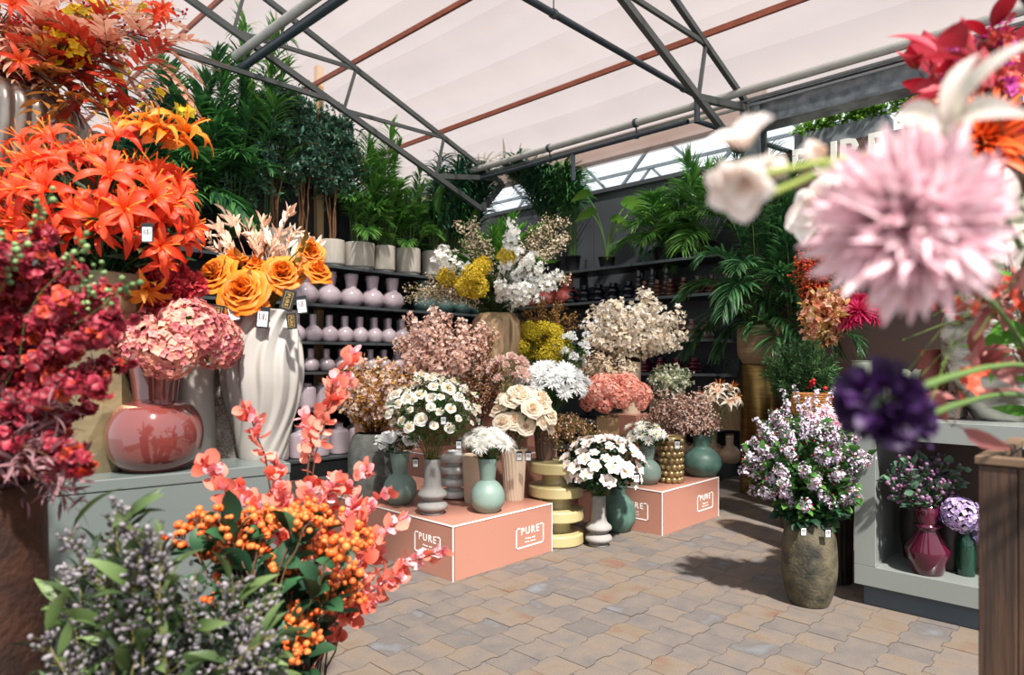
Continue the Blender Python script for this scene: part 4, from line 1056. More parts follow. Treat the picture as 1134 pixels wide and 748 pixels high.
# strap-leaved dracaenas and reeds in the corner and along the grey wall
def strap(name, label, base, pot, canes=5, H=1.9, nl=16, ll=.5, lw=.035, mats=PALMD, r=.16, h1=.45, lean=(0, 0, 0)):
    root = thing(name, label, 'plant', base); pf, z0 = pot; pf(root)
    lf = petal(1, lw/ll, 45, -75, .7, 7, 2, 0, .3)
    for c in range(canes):
        a = c*2.4; hz = np.array([cos(a), sin(a), 0]); h = H*(.6+.4*rng.random())
        p = bez(UP*z0+hz*r*.3, UP*(z0+h*.5)+hz*r*.5, UP*(z0+h)+hz*r*1.4+np.array(lean)*h/H, 9)
        p = keep(p, base, .12); mb = MB(); tube(mb, p, np.linspace(.012, .006, 9), 5, 0)
        t = h1+(1-h1)*np.linspace(0, 1, nl)**.8; i = np.minimum((t*8).astype(int), 7); B = p[i]+(p[i+1]-p[i])*((t*8-i)[:, None])
        D = rng.normal(size=(nl, 3))-np.array([.35, .35, 0]); D[:, 2] = np.abs(D[:, 2])*.4+.1
        mb.place(lf, frames(D, rng.normal(size=nl)*.2, ll*(.7+.5*rng.random(nl))), B, 1)
        link('cane', mb.mesh('cane', mats), root)
    return root
def pB(px, x=8.0): return np.array([x, B_y(px, x), BL[0]+.002])
def bp(w_, h_): return pot_cyl(w_/2, h_, BLACKP, False)
strap('potted_dracaena', 'dark strap-leaved plant in the shelf corner over the mixed bouquet', np.array([7.4, 8.15, PZ+.002]), bp(.26, .26), 18, 1.8, 36, .5, r=.2, lean=(-.3, -.5, 0))
strap('potted_dracaena', 'tall dark strap-leaved plant whose tip crosses the pale pipe', pB(612, 8.05), bp(.26, .26), 22, 2.1, 38, .48, r=.2, lean=(-.75, 0, 0))
strap('potted_dracaena', 'second dark strap-leaved plant between the corner and the big-eared plant', pB(634, 7.98), bp(.24, .26), 16, 1.7, 34, .45, mats=PALMG, lean=(-.4, 0, 0))
strap('potted_dracaena', 'dark strap-leaved plant filling the corner above the teal vases', np.array([6.75, 8.12, PZ+.002]), bp(.26, .26), 17, 1.6, 34, .45, lean=(0, -.4, 0))
strap('potted_dracaena', 'short dark strap-leaved plant beside the second banana-leaved plant', np.array([7.1, 8.2, PZ+.002]), bp(.26, .26), 14, 1.4, 32, .45, mats=PALMG, lean=(-.1, -.4, 0))
# alocasia
root = thing('potted_alocasia', 'big-eared plant with arrow-shaped leaves alone on the grey wall shelf', 'plant', pB(672, 7.96)); fn, z0 = bp(.24, .17); fn(root)
for (dx, dz, sc_) in ((-.30, 1.05, .38), (-.22, .78, .42), (.28, .92, .5), (.55, .98, .5), (.1, .7, .34)):
    top = RT*dx+UP*dz-VD*.1*rng.random(); p = bez(UP*z0, UP*(z0+dz*.6)+RT*dx*.2, top, 8); mb = MB(); tube(mb, p, np.linspace(.02, .008, 8), 6, 0)
    lf = petal(1, .62, 10, -35, .62, 8, 4, .1, .12); dd = norm(RT*np.sign(dx)*.9-UP*.25-VD*.25)
    mb.place(lf, frames(dd[None], np.array([.5*np.sign(dx)]), sc_), (top-dd*sc_*.2)[None], 1, np.array([.4])); link('leaf', mb.mesh('leaf', [PALMB[0], pm('eared leaf', '4a7a2c', '86a848', '5a8a34', .35)]), root)
for px, nm, sz, nn, x in ((735, 'arching fan palm in a black pot over the tall smoked bottles', .95, 16, 7.95), (748, 'small dark palm in a black pot between two larger wall palms', .6, 10, 8.05), (783, 'bright arching palm in a black pot at the end of the wall shelf', 1.15, 18, 7.95)):
    palm('potted_palm', nm, pB(px, x), bp(.25 if sz > .7 else .17, .20 if sz > .7 else .12), n=nn, L=sz, leafL=.38*sz, leafW=.026, spread=.62*sz, h0=.15, mats=PALMB if px != 748 else PALMD, nl=26, arch=.55, up=.85)
# golden pot palm: a big one climbing the brown wall
WAL = mat('ribbed tan clay', 'a58a68', '7f6648', .6, scale=5, stretch=(1, 1, 12), bump=.3, bscale=20)
BRASS = mat('brushed brass', '8f7440', '6a5330', .32, .85, scale=4, stretch=(1, 1, 14))
gd = 7.6; gb = G(841, gd, 0)
vase_obj('brass_column', 'tall brushed brass column under the ribbed tan pot', [(.205, 0), (.21, .01), (.21, .8), (.21, 1.44), (.20, 1.455)], BRASS, gb, k=64, vp=False)
def tanpot(root):
    mb = MB(); lathe(mb, vessel([(.17, 0), (.19, .02), (.235, .12), (.245, .3), (.238, .44)], 24, .02, .2), 56); link('pot', mb.mesh('pot', WAL), root)
PG = [STEMG, pm('palm wall green', '346a3e', '70aa66', '264e32', .28, rough=.38, spec=.6)]
rp = palm('potted_palm', 'large arching palm in the ribbed tan pot on the brass column', gb+UP*1.462, (tanpot, .38), n=22, L=1.9, leafL=.34, leafW=.038, spread=1.0, h0=.25, mats=PG, nl=26, arch=.75, up=1.0)
for k, (tx, ty) in enumerate(((805, 300), (815, 325), (838, 265), (862, 235), (875, 300), (885, 345), (850, 300), (905, 330), (868, 195), (848, 340), (800, 350), (880, 215))):
    e = W(tx, ty, gd-.35+.3*rng.random())-(gb+UP*1.462); top = e*.5+UP*.55
    p = bez(UP*.38, top, e, 14); mb = MB(); frond_mb(mb, p, .30, .036, 26, 1, 60, .35, t0=.45, rr=.008); link('frond', mb.mesh('frond', PG), rp)
palm('potted_palm', 'tall palm standing on the floor against the brown wall under the letters', G(885, 7.45, 0), pot_cyl(.2, .35, BLACKP, False), n=18, L=1.7, leafL=.36, leafW=.035, spread=.6, h0=1.7, mats=PG, nl=24, arch=.5, up=.9)
# ---------------------------------------------------------------- flower colours
def P(*a, **k): return pm(*a, **k)
WHITE = P('white petal', 'f0ecd8', 'fbfaf6', 'ffffff', .3)
WHITEC = P('white cool petal', 'f2f4ee', 'fbfcfc', 'ffffff', .3)
IVORY = P('ivory petal', 'ecd4a8', 'fbeed6', 'fffaf0', .35)
CREAMP = P('cream rose petal', 'f4e0a8', 'fbf7ec', 'ffffff', .3)
PEACH = P('peach petal', 'fcdcb0', 'fff2dc', 'fffaf0', .35)
BLUSH = P('blush petal', 'e4b4a4', 'f2d2c6', 'fae8e0', .35)
CORALP = P('coral pink petal', 'e88a70', 'ee9c8c', 'f8c4b2', .3)
DUSTY = P('dusty pink petal', 'a84450', 'd47e88', 'e4a48c', .3)
LILY = P('red orange lily', 'd84010', 'e23016', 'f05430', .35)
STAM = P('lily stamen', 'e05c10', 'f08426', None, .2)
ROSEO = P('orange rose petal', 'c24e04', 'e0740c', 'ea9434', .35)
REDL = P('autumn red leaf', '9c1c14', 'cc3220', 'dc5c40', .3)
PEACHL = P('peach sumac leaf', 'dc9474', 'efb498', 'f6ccb4', .35)
AMBER = P('amber leaf', 'c87c28', 'eeb050', 'f6d08c', .35)
YELLO = P('yellow orchid', 'd89a10', 'f4d018', 'f8e440', .3)
MUST = P('mimosa yellow', 'a89418', 'd4bc28', 'e8d43c', .2)
OCHRE = P('ochre seed', 'a07a38', 'c89c50', '86602f', .2)
BEIGE = P('beige panicle', 'e2c498', 'f4dfc0', 'fdf0dc', .3)
PINKB = P('pale pink blossom', 'f4b8a0', 'ffd8c8', 'fff0e4', .35)
BROWNL = P('rust brown leaf', '8a5028', 'b87c4c', 'd0a070', .25)
FERN = P('fern green', '4c9030', '80bc4c', '3a7828', .35)
LEAFG = P('leaf green', '2c5a26', '5c8c3e', '1f4420', .25)
LEAFD = P('dark leaf green', '173c24', '2e5c3a', '122c1c', .2)
LEAFT = P('teal green leaf', '22442c', '38623e', '182e20', .2)
GYP = P('gypsophila rose brown', 'c47c60', 'ecbca2', 'f8dcca', .25)
GREENB = P('green bud', '6a8a50', '9ab078', '4a6a3c', .2)
LAV = P('lilac berry', 'b494bc', 'e2d0e6', 'f6eef8', .25)
MAG = P('magenta berry', 'a02050', 'c83a6a', None, .15)
EUC = P('coral eucalyptus leaf', 'c83c28', 'e86e58', 'f4a490', .35)
EUCP = P('pink eucalyptus tip', 'dc6c78', 'f0a0a8', 'f8c0c4', .3)
ORB = P('orange berry', 'c44010', 'e6642a', 'f08846', .15, rough=.35)
GRB = P('grey privet berry', '2e282c', '564e52', '8c868a', .05, rough=.4)
SNAP = P('crimson snapdragon', '4a0812', '8a1828', 'aa3448', .25)
SNAPO = P('coral snapdragon', 'a02810', 'c84c30', None, .25)
MAUVEL = P('dusty mauve leaf', '5a3038', '8a5a60', 'a07c80', .25)
PURB = P('blackberry', '3a1c34', '6a4868', '8a6480', .05, rough=.35)
HYL = P('lilac hydrangea', '8a78b4', 'b8a8d0', 'd8bcd8', .3)
FUCH = P('fuchsia mum', 'a80838', 'd8185a', 'e84880', .25)
PINE = P('fir needle', '3a5c30', '5c8048', '24442a', .1)
REDB = P('red berry', '8a1018', 'c0202c', None, .05, rough=.3)

def hm(nm, mb, mats): return mb.mesh(nm, mats)
def heads(nm, fn, mats, k=3): return [fn().mesh(nm, mats) for _ in range(k)]
H_rose_c = heads('bloom', lambda: bloom_rose(1, 1.0, 4, 4, 5), [CREAMP])
H_rose_w = heads('bloom', lambda: bloom_rose(1, 1.0, 4, 4, 5), [WHITEC])
H_mum_w = heads('bloom', lambda: bloom_mum(1, 120, .5, .07, -.3, 10, -30, .3), [WHITE])
H_mum_b = heads('bloom', lambda: bloom_mum(1, 60, .5, .14, -.1, 20, -10, .4), [WHITEC])
H_peony = heads('bloom', lambda: bloom_rose(1, 1.15, 5, 5, 7), [PEACH])
H_daisy = heads('bloom', lambda: bloom_cup(1, ((13, 1, .2, 18, -6), (11, .8, .18, 32, 5)), (.13, 1, 14), 3, 2, .2), [WHITE, YELLO])
H_anem = heads('bloom', lambda: bloom_cup(1, ((6, 1, .8, 32, 0), (3, .8, .7, 45, 10)), (.11, 1, 16), 4, 3, .25, .95, 0, .6), [P('anemone petal', 'e6c8c2', 'f6ebe6', 'fffaf6', .35), P('anemone heart', 'b8a020', 'd8cc50', None, .1)])
H_ruf_w = heads('bloom', lambda: bloom_ruffle(1, 50), [WHITEC])
H_hyd_c = heads('bloom', lambda: bloom_hydra(1, 120, .2), [CORALP])
H_hyd_d = heads('bloom', lambda: bloom_hydra(1, 210, .155, -.5), [DUSTY])
H_hyd_l = heads('bloom', lambda: bloom_hydra(1, 180, .16), [HYL])
H_hyd_i = heads('bloom', lambda: bloom_hydra(1, 70, .26), [IVORY])
H_car = heads('bloom', lambda: bloom_ruffle(1, 60), [P('crimson carnation', '8a1020', 'c83040', 'e06a70', .3)])
H_lily = heads('bloom', lambda: bloom_lily(1), [LILY, STAM], 4)
H_lilyp = heads('bloom', lambda: bloom_lily(1), [PEACH, STAM], 2)
H_must = heads('bloom', lambda: bloom_hydra(1, 260, .13, -.6, blossom_tpl(4, .9, 40, 20), .2), [MUST])
H_yel = heads('bloom', lambda: bloom_hydra(1, 300, .15, -.4, blossom_tpl(4, .9, 40, 20), .2), [P('golden yarrow', 'b08c10', 'd8b820', 'e8d048', .2)])
H_fuch = heads('bloom', lambda: bloom_mum(1, 130, .5, .06, -.4, 10, -15, .3), [FUCH])

def Bq(label, mouth, c, r, d, n, mats, name='flower_bouquet', **k):
    """mouth, c in pixels at depth d, r = radii in pixels (across, deep, up)"""
    return bouquet(name, label, 'flowers', W(mouth[0], mouth[1], d), W(c[0], c[1], d), (S(r[0], d), S(r[1], d), S(r[2], d)), n, mats, **k)
def L(m, n, size, spread=.05, t=None, t0=.25, t1=1, **k): return dict(t=t or LEAFS, m=m, n=n, size=size, spread=spread, t0=t0, t1=t1, **k)
def Bl(m, n, size, spread, t=None, t0=.4, **k): return dict(t=t or BLOS5, m=m, n=n, size=size, spread=spread, t0=t0, mode='face', **k)

# ---- centre, front row
Bq('white rose bush with yellow hearts in the grey ring-bodied vase on the salmon box', (479, 511), (480, 455), (52, 48, 42), 4.904, 76, [STEMO, LEAFG], side=[L(1, 26, .035, .04, LEAF, .5)], heads=H_rose_c, hs=.088, hj=.25, lo=-.4, inner=.25, rise=.55)
Bq('small white roses in the green ball vase by the grey stone jar', (443, 504), (440, 490), (26, 26, 13), 5.245, 12, [STEMG, LEAFD], side=[L(1, 16, .04, .03, LEAF, .5)], heads=H_rose_w, hs=.10, lo=-.2, rise=.3)
Bq('shaggy white chrysanthemums in the green ball vase at the front corner', (540, 511), (539, 491), (28, 28, 15), 4.963, 20, [STEMG, LEAFG], side=[L(1, 14, .04, .03, LEAF, .4, .9)], heads=H_mum_w, hs=.125, lo=-.15, rise=.3)
Bq('peach peonies in the cream grooved vase', (569, 499), (583, 460), (34, 30, 32), 5.417, 26, [STEMO, LEAFG], side=[L(1, 8, .05, .03, LEAF, .4)], heads=H_peony, hs=.165, hj=.15, lo=-.5)
Bq('white anemones with yellow hearts in the grey ring-bodied vase on the paving', (663, 551), (668, 517), (46, 40, 34), 5.44, 72, [STEMG, LEAFD], side=[L(1, 20, .036, .04, LEAFR, .4)], heads=H_anem, hs=.128, lo=-.5, inner=.2)
Bq('small white daisies in the green ball vase on the smaller salmon box', (717, 495), (714, 483), (24, 24, 14), 6.094, 26, [STEMG, LEAFG], side=[L(1, 18, .04, .03, LEAF, .4)], heads=H_daisy, hs=.12, lo=-.3, rise=.3)
# ---- middle
Bq('big heads of pure white chrysanthemums behind the peach peonies', (612, 462), (612, 427), (36, 34, 22), 5.9, 38, [STEMG, LEAFG], side=[L(1, 14, .05, .04, LEAF, .4)], heads=H_mum_b, hs=.18, lo=-.35, inner=.2)
Bq('coral pink hydrangeas in the tan square-sided vase', (673, 462), (680, 441), (32, 30, 22), 6.3, 18, [STEMG, LEAFG], side=[L(1, 4, .06, .03, LEAF, .6)], heads=H_hyd_c, hs=.2, lo=-.4, inner=.2, rise=.4)
Bq('rose brown gypsophila cloud in the squat dark green ball vase', (777, 483), (755, 460), (46, 34, 30), 6.526, 40, [STEMB, GYP, P('white gyp', 'e8ccc0', 'faf0ea', None, .3)], side=[Bl(1, 90, .02, .09, None, .4), Bl(2, 34, .022, .10, None, .5)], lo=-.6, inner=.45, part='flowering_sprig')
Bq('greenish white small asters behind the rose brown gypsophila', (742, 450), (741, 420), (26, 24, 16), 6.9, 24, [STEMG, LEAFG, P('green white aster', 'a8b070', 'dfe0c4', 'efeee0', .3)], side=[Bl(2, 50, .035, .07, None, .4), L(1, 20, .03, .05)], lo=-.3, part='flowering_sprig')
Bq('peach lilies leaning out behind the squat dark green ball vase', (786, 480), (796, 446), (22, 20, 18), 6.7, 14, [STEMG, LEAFG], side=[L(1, 6, .06, .03, LEAFN, .4)], heads=H_lilyp, hs=.2, lo=-.3, rise=.4)
Bq('large ivory blossom branches in the tall cream vase', (699, 405), (699, 372), (74, 55, 54), 7.0, 46, [STEMB, IVORY, P('ivory big blossom', 'ecd6b0', 'fdf6ea', 'ffffff', .35)], side=[Bl(1, 100, .042, .09, [BLOS4, BLOS5], .3, tp=.8), Bl(2, 34, .06, .09, None, .5)], lo=-.3, inner=.5, part='blossom_branch', sr=.004)
Bq('wispy beige blossom twigs hanging low to one side of the ivory branches', (690, 425), (665, 408), (44, 26, 20), 6.8, 18, [STEMB, BEIGE, IVORY], side=[Bl(1, 80, .026, .08, None, .3), Bl(2, 30, .035, .08, None, .5)], lo=-.6, part='blossom_branch')
Bq('pale pink blossom bush in the middle of the display', (496, 452), (492, 390), (68, 44, 52), 6.0, 46, [STEMB, PINKB, BROWNL], side=[Bl(1, 120, .036, .07, None, .4, tp=.7), L(2, 26, .024, .06, None, .25)], lo=-.5, inner=.4, part='blossom_branch', sr=.003)
Bq('amber leaved spray roses in the big grey stone jar', (414, 482), (414, 437), (62, 44, 44), 5.6, 46, [STEMB, AMBER, BLUSH, IVORY], side=[L(1, 90, .036, .06, None, .25), Bl(2, 16, .045, .07, None, .4), Bl(3, 10, .035, .07, None, .5)], heads=heads('bloom', lambda: bloom_rose(1, 1, 3, 3, 4), [BLUSH], 2), hs=.05, lo=-.5, inner=.4, part='flowering_branch')
Bq('mauve brown twigs between the pink blossom bush and the white chrysanthemums', (530, 470), (543, 418), (34, 30, 44), 5.9, 26, [STEMB, BROWNL, GYP, LEAFD], side=[Bl(1, 70, .016, .05, None, .3), Bl(2, 50, .016, .05, None, .3), L(3, 10, .03, .04)], lo=-.4, inner=.4, part='flowering_sprig')
Bq('blush and white carnations beside the driftwood vase', (562, 450), (563, 412), (20, 20, 22), 5.75, 10, [STEMG, LEAFG], side=[L(1, 14, .04, .03, LEAFN, .4)], heads=heads('bloom', lambda: bloom_ruffle(1, 45), [BLUSH], 2), hs=.12, lo=-.5)
Bq('yellow mimosa heads below the ochre sprigs', (600, 430), (597, 387), (30, 26, 26), 6.5, 17, [STEMG, LEAFG], side=[L(1, 14, .04, .03)], heads=H_must, hs=.2, hj=.15, lo=-.6, inner=.2)
Bq('ochre brown sprigs above the yellow mimosa', (602, 400), (604, 355), (38, 30, 28), 6.75, 26, [STEMB, OCHRE, AMBER], side=[Bl(1, 95, .02, .06, None, .3), L(2, 24, .02, .06, None, .4)], lo=-.5, inner=.4, part='flowering_sprig')
Bq('white buds with green leaves between the mimosa and the ivory branches', (634, 428), (633, 388), (22, 20, 26), 6.4, 14, [STEMG, LEAFG], side=[L(1, 22, .04, .04, LEAF, .3)], heads=H_ruf_w, hs=.10, hj=.2, lo=-.6, inner=.4)
Bq('fine rusty pink sprigs in the dark brown grooved vase', (601, 476), (632, 488), (50, 30, 22), 5.63, 22, [STEMO, BROWNL, GYP, LEAFD], side=[Bl(1, 60, .016, .07, None, .3), Bl(2, 30, .018, .07, None, .4), L(3, 8, .03, .05)], lo=-.7, inner=.5, part='flowering_sprig', rise=.8)
# ---- the tall mixed bouquet in the driftwood vase: separate bunches
M6 = (550, 350)
mixed = [
 ('beige grass panicles reaching out on both sides of the mixed bouquet', 40, [STEMO, BEIGE], [Bl(1, 130, .022, .08, None, .45, tp=.7)], None, 0, [(445+rng.random()*75, 305+rng.random()*30) for _ in range(14)]+[(590+rng.random()*42, 240+rng.random()*80) for _ in range(16)]+[(500+rng.random()*40, 245+rng.random()*30) for _ in range(10)], 'grass_panicle'),
 ('white delphinium spikes over the middle of the mixed bouquet', 0, [STEMG, WHITE], [Bl(1, 100, .055, .06, None, .42, tp=.7)], None, 0, [(490, 275), (483, 285), (570, 258), (575, 275), (560, 290), (590, 285), (600, 310), (612, 318), (585, 320), (570, 305), (600, 295), (578, 330), (555, 315), (595, 330), (568, 245), (620, 305)], 'flower_spike'),
 ('golden yarrow heads at the heart of the mixed bouquet', 0, [STEMG, LEAFG], [L(1, 10, .04, .03)], H_yel, .20, [(495, 308), (523, 304), (534, 295), (528, 318), (560, 285), (516, 316)], 'yarrow_stem'),
 ('green filler foliage around the rim of the driftwood vase', 0, [STEMG, P('grey green leaf', '3a4a24', '6a7848', '2a381c', .2)], [L(1, 120, .05, .06, LEAF, .3)], None, 0, [(505+rng.random()*95, 300+rng.random()*42) for _ in range(26)], 'leafy_sprig')]
for lb, _, ms, sd, hd, hs_, tg, pn in mixed:
    Bq(lb, M6, (550, 295), (60, 40, 40), 6.4, len(tg), ms, side=sd, heads=hd, hs=hs_, part=pn, cam=.6,
       targets=[W(x, y, (6.05 if pn in ("flower_spike", "yarrow_stem") else 6.35)+.14*rng.normal()) for x, y in tg], rise=.55, sr=.003)
rt = thing('fern_bunch', 'bright green fern fronds at the top of the mixed bouquet', 'fern', W(*M6, 6.4))
for (x, y) in ((572, 238), (545, 255), (555, 245), (500, 288), (515, 280), (530, 270), (590, 262), (612, 290), (505, 298), (600, 250), (535, 262), (520, 292), (490, 295), (512, 270), (525, 258), (548, 248), (580, 250), (498, 282), (518, 300), (536, 285)):
    q = W(x, y, 6.42+.1*rng.normal())-W(*M6, 6.4); p = bez(-UP*.1, UP*np.linalg.norm(q)*.6, q, 12); mb = MB()
    frond_mb(mb, p, .18, .036, 36, 1, 65, .1, .45, .003, tpl=petal(1, .11, 5, -15, .6, 3, 2, 0, .2)); link('fern_frond', mb.mesh('fern_frond', [STEMG, FERN]), rt)
# ---------------------------------------------------------------- counter flowers
def onv(v, dz=0): return v[0]+UP*(v[2]+dz)
m_ = onv(vred, -.01); dq = vred[1]
bouquet('hydrangea_bunch', 'dusty pink hydrangeas in the red glass vase', 'flowers', m_, W(196, 378, dq), (S(52, dq), S(30, dq), S(24, dq)), 5, [STEMG, LEAFG], side=[L(1, 2, .10, .03, LEAF, .7)], heads=H_hyd_d, hs=.21,
        targets=[W(212, 365, dq-.05), W(152, 378, dq), W(186, 388, dq-.12), W(237, 378, dq+.05), W(188, 366, dq+.15)], cam=.6, rise=.4, part='hydrangea_stem', hj=.12)
m_ = onv(vgold, -.01); dq = vgold[1]
bouquet('lily_bunch', 'mass of red orange lilies in the tall gold taupe faceted vase', 'flowers', m_, W(98, 236, dq), (S(122, dq), S(90, dq), S(80, dq)), 100, [STEMG, LEAFD], side=[L(1, 7, .12, .03, LEAFN, .3, .9)], heads=H_lily, hs=.195, hj=.15, cam=.85, upb=.1, lo=-.75, inner=.45, rise=.5, part='lily_stem', sr=.004)
bouquet('tiger_lily_stem', 'pale orange lily and buds rising above the red orange lilies', 'flowers', m_, W(165, 150, dq), (.05, .05, .05), 5, [STEMG, P('orange bud', 'c87020', 'e8a040', None, .2)], side=[L(1, 2, .09, .02, LEAF, .93)], heads=heads('bloom', lambda: bloom_lily(1), [ROSEO, STAM], 2), hs=.24,
        targets=[W(172, 148, dq-.05), W(178, 158, dq), W(200, 152, dq+.02), W(160, 150, dq), W(162, 318, dq-.02)], cam=.3, rise=.5, part='lily_stem')
dq = vgold[1]+.12
bouquet('carnation_bunch', 'crimson carnations between the lilies and the dusty pink hydrangeas', 'flowers', onv(vgold, -.05)+VD*.05, W(178, 325, dq), (S(42, dq), S(20, dq), S(36, dq)), 18, [STEMG, LEAFD], side=[L(1, 8, .05, .03, LEAFN, .5)], heads=H_car, hs=.115, cam=.6, lo=-.9, inner=.5, part='carnation_stem')
# orange roses: single stems
H_big = [bloom_rose(1, o, 8, 10, 8).mesh('bloom', [ROSEO]) for o in (1.0, .9, .75)]
BUDM = bloom_rose(1, .4, 6, 6, 5).mesh('bloom', [ROSEO])
mo = onv(vsw, -.02); dq = vsw[1]
ROSELEAF = P('russet rose leaf', '8a4a1c', 'a8702c', '6a5a24', .25)
rs = [(268, 320, 60, -.08, 0, 'wide open orange rose at the front, facing the room'), (236, 302, 54, -.02, 1, 'half open orange rose tilted beside the front one'), (312, 301, 52, -.02, 1, 'half open orange rose behind and above the front one'),
      (352, 298, 46, -.03, 2, 'orange rose at the tip, in front of the mauve vases'), (258, 286, 42, .08, 2, 'orange rose at the back, above the half open one'), (283, 292, 36, .05, 2, 'closed orange rose in the middle, behind the front one'),
      (213, 310, 40, .05, 2, 'orange rose drooping next to the red lilies'), (345, 278, 34, .06, 1, 'small pale orange rose behind the tip one'), (345, 268, 17, -.05, 3, 'tight orange rosebud on a tall stem')]
for x, y, wpx, dd, kind, lb in rs:
    d = dq+dd-.08; tgt = W(x, y, d); base = mo+np.array([rng.normal()*.012, rng.normal()*.012, 0]); q = tgt-base
    rt = thing('rose_stem', lb, 'rose', base, 0, 'orange roses in the white swirl vase')
    p = bez(-UP*.12, UP*(q[2]*.7)+np.array([q[0], q[1], 0])*.2, q, 10); mb = MB(); tube(mb, p, np.linspace(.004, .003, 10), 6, 0)
    link('stem', mb.mesh('stem', [STEMG]), rt)
    m2 = MB(); scatter(m2, p, L(0, 9, .07, .03, LEAF, .25, .95, roll=1), norm(q)); link('leaves', m2.mesh('leaves', [ROSELEAF]), rt)
    hz = q-UP*q[2]; D = norm(-VD*.8+UP*.45+hz*1.6) if kind < 3 else norm(UP+RT*.1)
    if kind == 2: D = norm(-VD*.35+UP*.8+hz*2)
    s_ = S(wpx, d)*1.02; M = zframes(D[None], np.array([rng.random()*6]), 1.0)[0]*(s_ if kind < 3 else S(22, d))
    h = link('bloom', H_big[kind] if kind < 3 else BUDM, rt); h.matrix_local = Matrix([[*M[r], (q-D*s_*.12)[r]] for r in range(3)]+[[0, 0, 0, 1]])
PG_ = P('peach oat', 'd8a080', 'eec8ac', 'f6e0cc', .35)
OAT = petal(1, .3, 25, -10, .9, 3, 2, .2)
bouquet('oat_grass_bunch', 'peach dyed oat grass standing up behind the orange roses', 'flowers', mo+VD*.05, W(285, 275, dq), (.2, .1, .1), 12, [P('peach stem', 'c08a68', 'd8a888', None, .2), PG_], side=[dict(t=OAT, m=1, n=20, size=.055, spread=.016, t0=.72, twig=False, fwd=1.6, wild=.25, roll=2)],
        targets=[W(x, y, dq+.05+.1*rng.random()) for x, y in ((238, 250), (253, 235), (246, 262), (283, 262), (290, 246), (302, 262), (318, 240), (325, 255), (338, 268), (308, 275), (352, 272), (228, 262), (276, 250), (283, 270))], rise=.5, part='grass_stem', sr=.002)
# price tags
TAGB = mat('black card', '15171a', None, .45); TAGW = mat('white card', 'dcdcdc', None, .5); TAGG = mat('gold print', 'a88a4a', None, .4)
def tagcard(label, p, s=.05, kind='bar', tilt=0, ry=None):
    """small black hang tag: ry = rotation about Z so that its face meets the room"""
    root = thing('price_tag', label, 'price tag', p, R(-46) if ry is None else ry)
    root.rotation_euler[1] = tilt
    w_ = s*.62
    mb = MB(); bbox(mb, -w_/2, w_/2, 0, .0016, -s, 0, .0005); link('card', mb.mesh('card', TAGB, False), root)
    mb = MB(); tube(mb, [(0, 0, -.002), (.003, .004, s*.35), (0, .01, s*.6)], .0007, 4); link('string', mb.mesh('string', TAGB), root)
    if kind == 'bar':
        mb = MB(); box(mb, -w_*.38, w_*.38, -.0012, -.0001, -s*.92, -s*.22); lb = link('barcode_label', mb.mesh('barcode_label', TAGW, False), root)
        mb = MB(); x = -w_*.28
        for bw in (.07, .03, .05, .09, .03, .06): box(mb, x, x+bw*w_, -.0018, -.0011, -s*.62, -s*.3); x += (bw+.05)*w_
        link('barcode', mb.mesh('barcode', TAGB, False), lb)
    else:
        mb = MB(); t = s*.02; a, b, c, e = -w_*.3, w_*.3, -s*.88, -s*.12
        for q in ((a, b, c, c+t), (a, a+t, c, e), (b-t, b, c, e), (a, b, e-t, e)): box(mb, q[0], q[1], -.001, -.0001, q[2], q[3])
        link('gold_frame', mb.mesh('gold_frame', TAGG, False), root)
        me = text_mesh('PURE', s*.24, .0004, .0003); me.materials.clear(); me.materials.append(TAGG)
        o = link('lettering', me, root); o.matrix_local = Matrix([[0, 1, 0, -s*.09], [0, 0, -1, -.0006], [-1, 0, 0, -s*.5], [0, 0, 0, 1]]) @ Matrix.Translation((0, 0, 0))
dt_ = dq-.20
for x, y, s_, k_, lb in ((256, 333, 24, 'bar', 'barcode tag hanging under the wide open orange rose'), (292, 340, 24, 'bar', 'barcode tag over the rim of the white swirl vase'), (322, 321, 24, 'logo', 'black tag with gold letters under the orange rose at the tip'), (333, 328, 20, 'bar', 'barcode tag beside the upper gold lettered tag'), (243, 338, 22, 'logo', 'black tag with gold letters beside the dusty pink hydrangea'), (322, 347, 18, 'logo', 'black tag with gold letters just below another like it')):
    tagcard(lb, W(x, y, dt_+.03*rng.random()), S(s_, dt_), k_, rng.normal()*.15)
tagcard('barcode tag dangling among the red orange lilies', W(163, 247, 2.15), S(22, 2.15), 'bar')
for x, y, d, lb in ((490, 424, 5.3, 'barcode tag on top of the white rose bush'), (491, 460, 4.55, 'barcode tag in the middle of the white rose bush'), (460, 507, 4.85, 'black tag hanging beside the small white roses'), (508, 487, 4.7, 'barcode tag by the shaggy white chrysanthemums'), (575, 500, 5.15, 'barcode tag on the rim of the cream grooved vase'), (585, 500, 5.2, 'barcode tag between the cream grooved vase and the brown one'), (750, 487, 5.95, 'small tag above the gold beaded vase'), (705, 524, 5.25, 'black tag under the white anemones'), (890, 583, 3.95, 'barcode tag on the rim of the mossy vase'), (917, 585, 3.95, 'black tag at the side of the mossy vase rim')):
    tagcard(lb, W(x, y, d), S(11, d), 'bar')

